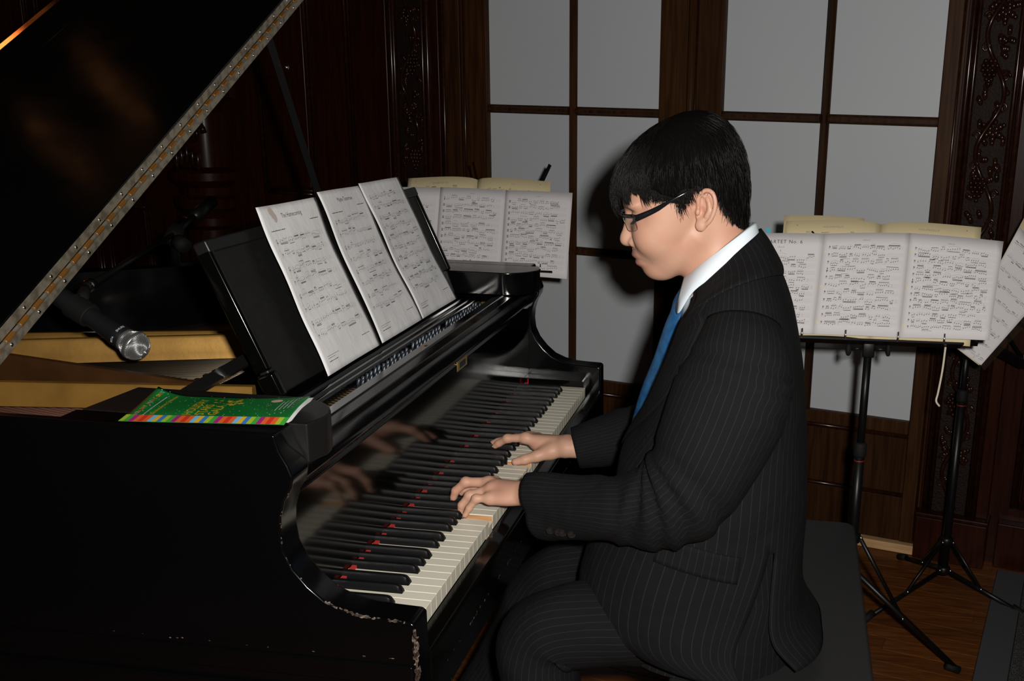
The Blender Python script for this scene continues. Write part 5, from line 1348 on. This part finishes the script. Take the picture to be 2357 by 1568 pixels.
def part_page(name, TL, TR, BR, BL, m, label, cat, group, seed, heads, clefk, nst, dens, fold=None, y0=0.045, holes=False, curl=0.0):
    wv = (lambda u, v: (0.004*math.sin(math.pi*u)+curl*(1-v)*math.sin(6*u)*0.3, 0.0)) if fold is None else fold
    S_, W_, H_ = sheet_surface(TL, TR, BR, BL, wv); o = paper(name, S_, m, nu=14, nv=8)
    tag(o, label, cat, group); p = Print(S_, W_, H_, 0.0008); r = random.Random(seed)
    for (s, x, y, size) in heads: p.text(s, x*W_, y, size, mi=1 if size < 0.006 else 0, spacing=1.15)
    if nst:
        gy = (H_-y0-0.014)/nst; g = 0.0021
        for k in range(nst):
            yy = y0+k*gy; p.staff(0.013, W_-0.012, yy, g, 0.00024); p.clef(0.014, yy, g, clefk if r.random() < 0.9 else 'treble'); p.notes(0.024, W_-0.014, yy, g, r, 2.3, 0, 'mix', 0.45)
            if r.random() < 0.4: p.greeking(0.05, 0.05+r.uniform(.01, .03), yy+gy*0.75, 0.0018, r)
    if holes:
        for y in (0.045, H_*0.53, H_*0.88):
            p.dot(0.0065, y, 0.0026, 0.0026, 4, 9)
    pm = p.done(o); pm.data.materials.append(M_CREAM); return o
GC = 'cello part pages on the stand'
part_page('sheet_music', (1.280, -0.372, 1.116), (1.280, -0.570, 1.124), (1.168, -0.556, 0.901), (1.168, -0.360, 0.897), M_PAPER2, 'white page headed Quartet No. 6 on the stand behind the pianist', 'sheet music', GC, 31,
          (('QUARTET No. 6', 0.50, 0.026, 0.0125), ('CELLO', 0.50, 0.037, 0.005), ('I', 0.50, 0.047, 0.008)), 'bass', 10, 2.2, y0=0.060)
part_page('sheet_music', (1.280, -0.570, 1.124), (1.282, -0.771, 1.133), (1.168, -0.756, 0.903), (1.168, -0.556, 0.901), M_PAPER2, 'middle white page of the cello part on the stand', 'sheet music', GC, 32,
          (('CELLO', 0.5, 0.020, 0.005),), 'bass', 11, 2.2, y0=0.032, holes=True)
part_page('sheet_music', (1.282, -0.771, 1.133), (1.280, -0.985, 1.122), (1.168, -0.957, 0.908), (1.168, -0.756, 0.903), M_PAPER2, 'right-hand white page of the cello part marked II', 'sheet music', GC, 33,
          (('CELLO', 0.45, 0.022, 0.005), ('II', 0.50, 0.178, 0.008)), 'bass', 13, 2.1, y0=0.034, holes=True)
def booklet(name, TL, TM, TR, BL, BM, BR, label, heads, seed, bulge=0.010):
    o = empty(name, tuple((np.array(BL)+np.array(BR))/2)); tag(o, label, 'booklet', 'cream score booklets on stands'); inv = -np.array(o.location)
    for k, (a, b, c, d) in enumerate(((TL, TM, BM, BL), (TM, TR, BR, BM))):
        wv = (lambda u, v, k=k: (bulge*math.sin(math.pi*(u if k else 1-u)**0.6)*0.7, 0, -0.006*math.sin(math.pi*(u if k else 1-u)**0.6)))
        S0, W_, H_ = sheet_surface(a, b, c, d, wv); S_ = lambda u, v, dd=0.0, S0=S0: S0(u, v, dd)+inv
        pg = paper('page', S_, M_CREAM, o, nu=14, nv=4, thick=0.0016); p = Print(S_, W_, H_, 0.0018)
        for (s, x, y, size) in heads[k]: p.text(s, x*W_, y, size, mi=1, spacing=1.2)
        p.notes(W_*0.15, W_*0.93, 0.033, 0.0018, random.Random(seed+k), 2.2); p.dot(W_*(0.12 if k == 0 else 0.86), 0.012, 0.0012, 0.0012, 0)
        pm = p.done(pg)
    return o
booklet('booklet', (1.302, -0.478, 1.148), (1.300, -0.704, 1.148), (1.302, -0.935, 1.150), (1.182, -0.462, 0.890), (1.180, -0.690, 0.888), (1.182, -0.918, 0.888), 'open cream booklet headed Violoncello behind the cello pages',
        ((('VIOLONCELLO', 0.50, 0.020, 0.0062),), (('VIOLONCELLO', 0.48, 0.020, 0.0062),)), 41)
o = paper('booklet_cover', sheet_surface((1.316, -0.472, 1.160), (1.314, -0.664, 1.157), (1.190, -0.66, 0.90), (1.190, -0.468, 0.90), lambda u, v: (0.002*math.sin(3*u), 0, -0.004*math.sin(2.4*u)))[0], M_CREAM, nu=10, nv=3, thick=0.0012)
tag(o, 'plain cream sheet rearmost on the cello stand', 'sheet'); 
v, f = boxg(1.288, 1.2885, -0.441, -0.431, 1.112, 1.131); tag(mesh('page_tab', v, f, M_TAB), 'small blue tab sticking up from the Quartet No. 6 page', 'page tab')
GV = 'viola part pages on the stand'
part_page('sheet_music', (1.795, 0.700, 1.147), (1.800, 0.560, 1.150), (1.692, 0.550, 0.918), (1.690, 0.690, 0.915), M_PAPER2, 'left white viola page half hidden by the piano desk', 'sheet music', GV, 51, (), 'alto', 10, 2.2, y0=0.05)
part_page('sheet_music', (1.800, 0.560, 1.151), (1.800, 0.358, 1.149), (1.692, 0.350, 0.914), (1.692, 0.550, 0.918), M_PAPER2, 'middle white viola page on the stand behind the piano', 'sheet music', GV, 52, (('VIOLA', 0.5, 0.018, 0.0045),), 'alto', 11, 2.2, y0=0.030)
part_page('sheet_music', (1.800, 0.358, 1.149), (1.800, 0.155, 1.148), (1.690, 0.148, 0.910), (1.692, 0.350, 0.914), M_PAPER2, 'right-hand white viola page in front of the frosted door', 'sheet music', GV, 53, (('VIOLA', 0.5, 0.018, 0.0045),), 'alto', 12, 2.2, y0=0.030)
booklet('booklet', (1.822, 0.668, 1.172), (1.820, 0.450, 1.175), (1.822, 0.225, 1.176), (1.715, 0.66, 0.93), (1.713, 0.44, 0.93), (1.715, 0.22, 0.93), 'open cream booklet headed Quartetto behind the viola pages',
        ((('QUARTETTO', 0.48, 0.022, 0.0075),), (('VIOLA', 0.5, 0.020, 0.004),)), 61)
# slanted open book on the rear right stand
sbk = empty('score_book', (1.52, -1.02, 0.74)); tag(sbk, 'thick open score book slanting at the right edge of the photo', 'book'); inv = -np.array(sbk.location)
A_, B_, C_, D_ = [np.array(p) for p in ((1.485, -0.999, 0.770), (1.505, -0.935, 0.812), (1.622, -1.086, 1.118), (1.615, -1.205, 1.005))]
S0, W_, H_ = sheet_surface(C_, D_, A_, B_, lambda u, v: (0.010*u*u, 0)); S_ = lambda u, v, d=0.0: S0(u, v, d)+inv
pg = paper('page', S_, M_PAPER2, sbk, nu=10, nv=12, thick=0.0008); p = Print(S_, W_, H_, 0.0010); r = random.Random(77)
for k in range(9): p.staff(0.006, W_-0.006, 0.035+k*0.0385, 0.0018); p.notes(0.010, W_-0.008, 0.035+k*0.0385, 0.0018, r, 2.0)
p.done(pg)
S1 = sheet_surface(C_+(C_-B_)*0.09, D_+(C_-B_)*0.09, A_, B_, None)[0]
paper('cream_page', lambda u, v, d=0.0: S1(u, v, -0.004)+inv, M_CREAM, sbk, nu=4, nv=4, thick=0.002)
ed = (A_-D_)/np.linalg.norm(A_-D_); ot = np.array((0.02, -1.0, -0.75)); ot /= np.linalg.norm(ot); nrm_ = np.cross(ot, ed); nrm_ = nrm_ if nrm_[0] < 0 else -nrm_; nrm_ /= np.linalg.norm(nrm_)
for k in range(9):       # fanned pages along the fold
    q = [D_+ot*0.003*k, A_+ot*0.0022*k, A_+ot*(0.0022*k+0.004)-nrm_*0.012+nrm_*0.0, D_+ot*(0.003*k+0.004)-nrm_*0.012]
    mesh('page_edge', [tuple(x+nrm_*(0.010-0.0012*k)+inv) for x in q], [(0, 1, 2, 3)], M_PAPER2 if k < 4 else M_CREAM, sbk)

# ------------------------------------------------------------------ programme on the piano
prog = empty('programme_booklet', (0.0, 0.26, ZK+0.2955)); tag(prog, 'green programme with rainbow striped edge lying on the piano', 'booklet'); inv = -np.array(prog.location)
def cov(u, v, lift=0.0):
    # u: from the left end (+y) to the right end (-y); v: from the near edge to the far edge
    NL, FL_, NR, FR_ = [np.array(x) for x in ((-0.0975, 0.368, 0.2965), (0.026, 0.386, 0.2965), (-0.085, 0.142, 0.2985), (0.026, 0.157, 0.2985))]
    p = NL*(1-u)*(1-v)+NR*u*(1-v)+FR_*u*v+FL_*(1-u)*v
    z = 0.0018+0.0042*u+0.012*v**2*(max(0, 1-u*4.5)**2)+0.006*v*v*max(0, (u-0.55)/0.45)**1.6+0.003*math.sin(math.pi*v)*(0.5+u)
    return p+np.array((0, 0, ZK+z+lift))+inv
mb = MB(); nu, nv = 40, 18
v = [tuple(cov(i/nu, j/nv)) for j in range(nv+1) for i in range(nu+1)]
f = [(j*(nu+1)+i, j*(nu+1)+i+1, (j+1)*(nu+1)+i+1, (j+1)*(nu+1)+i) for j in range(nv) for i in range(nu)]
M_GREEN = mat('programme_green', (0.004, 0.125, 0.022), 0.32, spec=0.5, noise=((12, 12, 12), (0.008, 0.20, 0.035), 0.4, 0.7, 2))
cv_ = mesh('cover', v, f, M_GREEN, prog, True); md = cv_.modifiers.new('thick', 'SOLIDIFY'); md.thickness = 0.0004
for k in range(5):      # inside pages
    v = [tuple(cov(i/20, j/8, -0.0007*(k+1)-0.0016*(k+1)*(j/8)*max(0, (i/20-0.6))) + np.array((0, -0.0022*(5-k)*0.5, 0))) for j in range(9) for i in range(21)]
    v = [tuple(cov(0.16+0.84*i/20, 0.13+0.85*j/8, -0.0007*(k+1)-0.0016*(k+1)*(j/8)*max(0, (i/20-0.6))) + np.array((0, -0.0011*(5-k)*(i/20)**6, 0))) for j in range(9) for i in range(21)]
    f = [(j*21+i, j*21+i+1, (j+1)*21+i+1, (j+1)*21+i) for j in range(8) for i in range(20)]
    mesh('page', v, f, M_PAPER, prog, True)
cols = {'o': (0.85, 0.14, 0.03), 'r': (0.75, 0.035, 0.02), 'p': (0.42, 0.02, 0.24), 'b': (0.22, 0.55, 0.85), 'y': (0.86, 0.50, 0.03), 'd': (0.05, 0.22, 0.62), 'l': (0.42, 0.58, 0.04), 'g': (0.06, 0.42, 0.05)}
MC = {k: mat('stripe_'+k, c, 0.35) for k, c in cols.items()}
seq = 'lg'+'prob'.replace('prob', 'poro')+'bydlg'+'poro'+'bydlg'+'poro'+'bydlg'+'poro'+'lg'
for i, ch in enumerate(seq):
    a, b = i/len(seq), (i+1)/len(seq); m_ = 4
    v = [tuple(cov(a+(b-a)*q/m_, t, 0.00035)) for t in (0.0, 0.10, 0.20) for q in range(m_+1)]
    f = [(t*(m_+1)+q, t*(m_+1)+q+1, (t+1)*(m_+1)+q+1, (t+1)*(m_+1)+q) for t in range(2) for q in range(m_)]
    mesh('stripe', v, f, MC[ch], cv_)
LU = 0.226; LV = 0.125
class CP:            # print on the cover: x along +x world (v), y along +y world (-u)
    def __init__(self): self.mb = MB()
    def tri(self, v, f, x, y, mi): self.mb.add([tuple(cov(1-(y+b)/LU, (x+a)/LV, 0.0005)) for a, b in v], f, mi)
    def text(self, s, x, y, size, mi, st=1.0, align='LEFT'):
        v, f = text_tris(s, size, align); self.tri([(a*st, b) for a, b in v], f, x, y, mi)
    def star(self, x, y, r_, mi):
        v = [(r_*(1 if k % 2 == 0 else 0.42)*math.cos(math.pi*k/5+math.pi/2), r_*(1 if k % 2 == 0 else 0.42)*math.sin(math.pi*k/5+math.pi/2)) for k in range(10)]; self.tri(v, [tuple(range(10))], x, y, mi)
    def disc(self, x, y, r_, mi): self.tri([(r_*math.cos(2*math.pi*k/14), r_*math.sin(2*math.pi*k/14)) for k in range(14)], [tuple(range(14))], x, y, mi)
M_GOLDINK = mat('gold_ink', (0.62, 0.40, 0.02), 0.4); M_SEAL = mat('seal_print', (0.62, 0.42, 0.33), 0.5)
cp = CP()
cp.text('HOLIDAY', 0.028, 0.1385, 0.0185, 0, 0.92); cp.text('STARS', 0.028, 0.1210, 0.0185, 0, 0.92); cp.text('GALA', 0.028, 0.1035, 0.0185, 0, 0.92)
cp.text('25th Anniversary Celebration', 0.026, 0.190, 0.0078, 0, 0.92); 
for i, ch in enumerate('HOLIDAY MUSIC DAYS'): cp.text(ch, 0.024+i*0.0052, 0.2125, 0.0078, (2, 3, 4, 2)[i % 4] if i % 5 else 2)
rs = random.Random(9)
for k in range(9): cp.disc(0.030+k*0.0095, 0.2025, 0.0006, 1)
for k in range(36): cp.disc(0.024+k*0.0022, 0.203, 0.0007, 1)
for k in range(24): cp.star(rs.uniform(0.078, 0.112), 0.092+rs.uniform(0, 0.045)*(1-rs.random()*0.4), rs.uniform(0.0015, 0.0038), 0)
for k, (x, y) in enumerate(((0.085, 0.088), (0.098, 0.095), (0.076, 0.098), (0.092, 0.105))): cp.star(x, y, 0.0062, 0)
cp.disc(0.098, 0.040, 0.0085, 5)
for k in range(4):
    for q in range(18): cp.disc(0.050+q*0.0026+k*0.004, 0.028-k*0.0048, 0.0007, 1)
for k in range(150): cp.disc(rs.uniform(0.023, 0.123), rs.uniform(0.004, 0.222), rs.uniform(0.0003, 0.0008), 1)
o = cp.mb.build('cover_print', [M_GOLDINK, M_WHITE, MC['o'], MC['b'], MC['y'], M_SEAL], cv_); stuff(o)

# ------------------------------------------------------------------ microphone on its boom stand
mic = empty('microphone', (0.397, 0.668, ZK+0.267)); tag(mic, 'black handheld microphone with silver mesh ball over the piano strings', 'microphone')
md_ = np.array((0.141, 0.885, 0.444)); md_ /= np.linalg.norm(md_); O3 = (0, 0, 0)
v, f = lathe([(0.0255*math.sin(t), -0.0255*math.cos(t)) for t in np.linspace(0.02, 2.35, 14)], 28, (O3, tuple(md_))); mesh('foam', v, f, M_FOAM, mic, True)
mb = MB(); a_ = Vector(md_).cross(Vector((0, 0, 1))).normalized(); b_ = Vector(md_).cross(a_)
def sph(t, p, r_=0.0262): return tuple(Vector(md_)*(-r_*math.cos(t))+(a_*math.cos(p)+b_*math.sin(p))*(r_*math.sin(t)))
for sg in (1, -1):
    for k in range(44):
        p0 = 2*math.pi*k/44; mb.add(*tube([sph(t, p0+sg*1.15*(t-0.25)) for t in np.linspace(0.22, 2.25, 15)], 0.00055, 4, False))
mb.add(*tube([sph(0.22, 2*math.pi*k/16, 0.0262) for k in range(17)], 0.0009, 5, False))
for t in (0.06, 0.14): mb.add(*tube([sph(t, 2*math.pi*k/12, 0.0264) for k in range(13)], 0.0012, 4, False))
stuff(mb.build('grille', M_GRILLE, mic, True))
v, f = lathe([(0.0266, -0.003), (0.0274, -0.0015), (0.0274, 0.0025), (0.0266, 0.004)], 32, (O3, tuple(md_))); auto_smooth(mesh('grille_band', v, f, M_GRILLE, mic, True), 40)
v, f = lathe([(0.0195, 0.0165), (0.0215, 0.018), (0.0215, 0.0215), (0.0195, 0.023)], 28, (O3, tuple(md_))); auto_smooth(mesh('collar_ring', v, f, M_GRILLE, mic, True), 40)
v, f = lathe([(0.0200, 0.022), (0.0215, 0.027), (0.0215, 0.040), (0.0195, 0.050), (0.0170, 0.095), (0.0165, 0.13), (0.0182, 0.150), (0.0182, 0.195), (0.0150, 0.205)], 28, (O3, tuple(md_))); bd = auto_smooth(mesh('body', v, f, M_MICBODY, mic, True), 40)
v, f = lathe([(0.0184, 0.116), (0.0184, 0.121)], 28, (O3, tuple(md_))); mesh('red_band', v, f, M_REDRING, bd, True)
toC = Vector(CAM)-Vector(mic.location); toC = (toC-Vector(md_)*toC.dot(Vector(md_))).normalized(); tw_ = Vector(md_).cross(toC)
def onbody(t, s, r_): 
    a = s/r_; return tuple(Vector(md_)*t+(toC*math.cos(a)+tw_*math.sin(a))*(r_+0.0004))
def body_text(s, t0, s0, size, r_):
    v, f = text_tris(s, size, 'CENTER'); return [onbody(t0+y_, s0+x_, r_) for x_, y_ in v], f
mb = MB(); mb.add(*body_text('SHURE', 0.0300, 0.012, 0.0062, 0.0215)); mb.add(*body_text('BETA', 0.0300, -0.014, 0.0055, 0.0215))
mb.add([onbody(0.1100, -0.012+0.004*k, 0.0180) for k in range(6)]+[onbody(0.1116, -0.012+0.004*k, 0.0180) for k in range(6)], [(k, k+1, k+7, k+6) for k in range(5)]); mb.build('body_print', M_WHITE, bd)
bs = empty('microphone_stand', (1.27, 1.113, 0)); tag(bs, 'black boom stand carrying the microphone from behind the piano', 'microphone stand')
def TB(pts, r_, nm, m=M_BLACKMETAL, n=12): v, f = tube([tuple(np.array(p)-np.array((1.27, 1.113, 0))) for p in pts], r_, n); return mesh(nm, v, f, m, bs, True)
clipc = np.array((0.397, 0.668, ZK+0.267))+md_*0.125; e0 = np.array((0.470, 0.806, ZK+0.352)); piv = np.array((1.27, 1.113, ZK+0.337)); e1 = np.array((1.50, 1.130, ZK+0.398))
v, f = lathe([(0.0205, -0.022), (0.0225, -0.020), (0.0235, 0.020), (0.0205, 0.022)], 20, (tuple(clipc-np.array((1.27, 1.113, 0))), tuple(md_))); cl = auto_smooth(mesh('clip', v, f, M_RUBBER, bs, True), 40)
TB([clipc+np.array((0.006, 0, 0.016)), e0], 0.0105, 'swivel', M_RUBBER); TB([e0, e0+(piv-e0)*0.05], 0.0125, 'boom_tip', M_BOLT)
TB([e0+(piv-e0)*0.03, piv], 0.0065, 'boom'); TB([piv, piv+(e1-piv)*0.55], 0.0085, 'boom_end'); TB([piv+(e1-piv)*0.5, e1], 0.017, 'counterweight')
TB([piv-np.array((0.02, 0, 0.02)), piv+np.array((0.02, 0, 0.012))], 0.021, 'pivot_clamp', M_RUBBER)
TB([piv+np.array((-0.03, -0.028, -0.014)), piv+np.array((-0.05, -0.058, -0.022))], 0.019, 'clamp_knob', M_RUBBER, 16)
TB([(1.27, 1.113, 0.16), (1.27, 1.113, ZK+0.32)], 0.0110, 'pole')
for k in range(3):
    a = k*2.094+0.5; l_ = TB([(1.27, 1.113, 0.17), (1.27+0.30*math.cos(a), 1.113+0.30*math.sin(a), 0.012)], 0.0085, 'leg')
    q = np.array((1.27+0.30*math.cos(a), 1.113+0.30*math.sin(a), 0.0)); v, f = ball(tuple(q-np.array((1.27, 1.113, 0))+np.array((0, 0, 0.012))), 0.012, 8, 6); mesh('rubber_foot', v, f, M_RUBBER, l_, True)

# ------------------------------------------------------------------ bench and small bulbs
bench = empty('piano_bench', (0.635, -0.505, 0)); tag(bench, 'long black piano bench under the pianist', 'bench')
def rr2(x0, x1, y0, y1, r_, n=6):
    out = []
    for cx, cy, a0 in ((x1-r_, y0+r_, -90), (x1-r_, y1-r_, 0), (x0+r_, y1-r_, 90), (x0+r_, y0+r_, 180)):
        for k in range(n+1): a = math.radians(a0+90*k/n); out.append((cx+r_*math.cos(a), cy+r_*math.sin(a)))
    return out
o = prism_obj('seat', rr2(-0.42, 0.42, -0.175, 0.175, 0.03), 0.405, 0.480, 'z', M_VINYL, bench, 0.008, 3)
rbox('apron', (-0.40, 0.40, -0.158, 0.158, 0.34, 0.405), M_SATIN, bench, 0.003)
for x in (-0.37, 0.37):
    for y in (-0.135, 0.135): rbox('leg', (x-0.022, x+0.022, y-0.022, y+0.022, 0.0, 0.345), M_SATIN, bench, 0.003)
for nm, p, c in (('red', (0.093, -0.026, 0.606), (0.45, 0.01, 0.02)), ('yellow', (0.069, -0.026, 0.605), (0.62, 0.50, 0.06)), ('green', (0.042, -0.026, 0.607), (0.02, 0.36, 0.10))):
    o = empty('fairy_light', p); tag(o, 'tiny %s fairy light bulb hanging under the keyboard edge' % nm, 'light bulb', 'fairy lights under the keyboard')
    v, f = lathe([(0.0006, -0.006), (0.0026, -0.004), (0.0030, 0.0), (0.0022, 0.004)], 10, ((0, 0, 0), (0, 0, 1))); mesh('bulb', v, f, mat('bulb_'+nm, c, 0.15, spec=0.6), o, True)
    v, f = lathe([(0.0024, -0.016), (0.0024, -0.006)], 10, ((0, 0, 0), (0, 0.2, 1))); mesh('socket', v, f, M_STRING if nm == 'x' else M_RUBBER, o, True)

# ------------------------------------------------------------------ the room's own warm lamps, outside the picture, mirrored in the lid
sc = wroot('wall_sconce'); tag(sc, 'warm wall sconce whose glow is mirrored in the edge of the piano lid', 'lamp')
rbox('back_plate', (-4.68, -4.56, 0.0, 0.03, 2.16, 2.44), M_BRASS, sc, 0.006)
v, f = tube([(-4.62, 0.01, 2.24), (-4.62, -0.08, 2.22), (-4.62, -0.12, 2.27)], 0.010, 10); mesh('arm', v, f, M_BRASS, sc, True)
v, f = lathe([(0.055, 2.28), (0.085, 2.32), (0.095, 2.40), (0.080, 2.48), (0.050, 2.52)], 20, ((-4.62, -0.12, 0), (0, 0, 1))); mesh('shade', v, f, M_GLOW, sc, True)
ch = empty('chandelier', (1.43, 2.06, 3.02)); tag(ch, 'dim amber ceiling lamp faintly mirrored in the raised lid', 'lamp')
v, f = tube([(0, 0, 0.14), (0, 0, 1.15)], 0.012, 10); mesh('rod', v, f, M_BRASS, ch, True)
v, f = tube([(-0.16, 0.08, 0.2), (0, 0, 0.14), (0.16, -0.08, 0.2)], 0.010, 10); mesh('arm', v, f, M_BRASS, ch, True)
for s in (-1, 1):
    v, f = lathe([(0.020, -0.26), (0.038, -0.20), (0.042, 0.10), (0.034, 0.17)], 18, ((s*0.13, -s*0.065, 0), (0, 0, 1))); mesh('shade', v, f, M_GLOW2, ch, True)
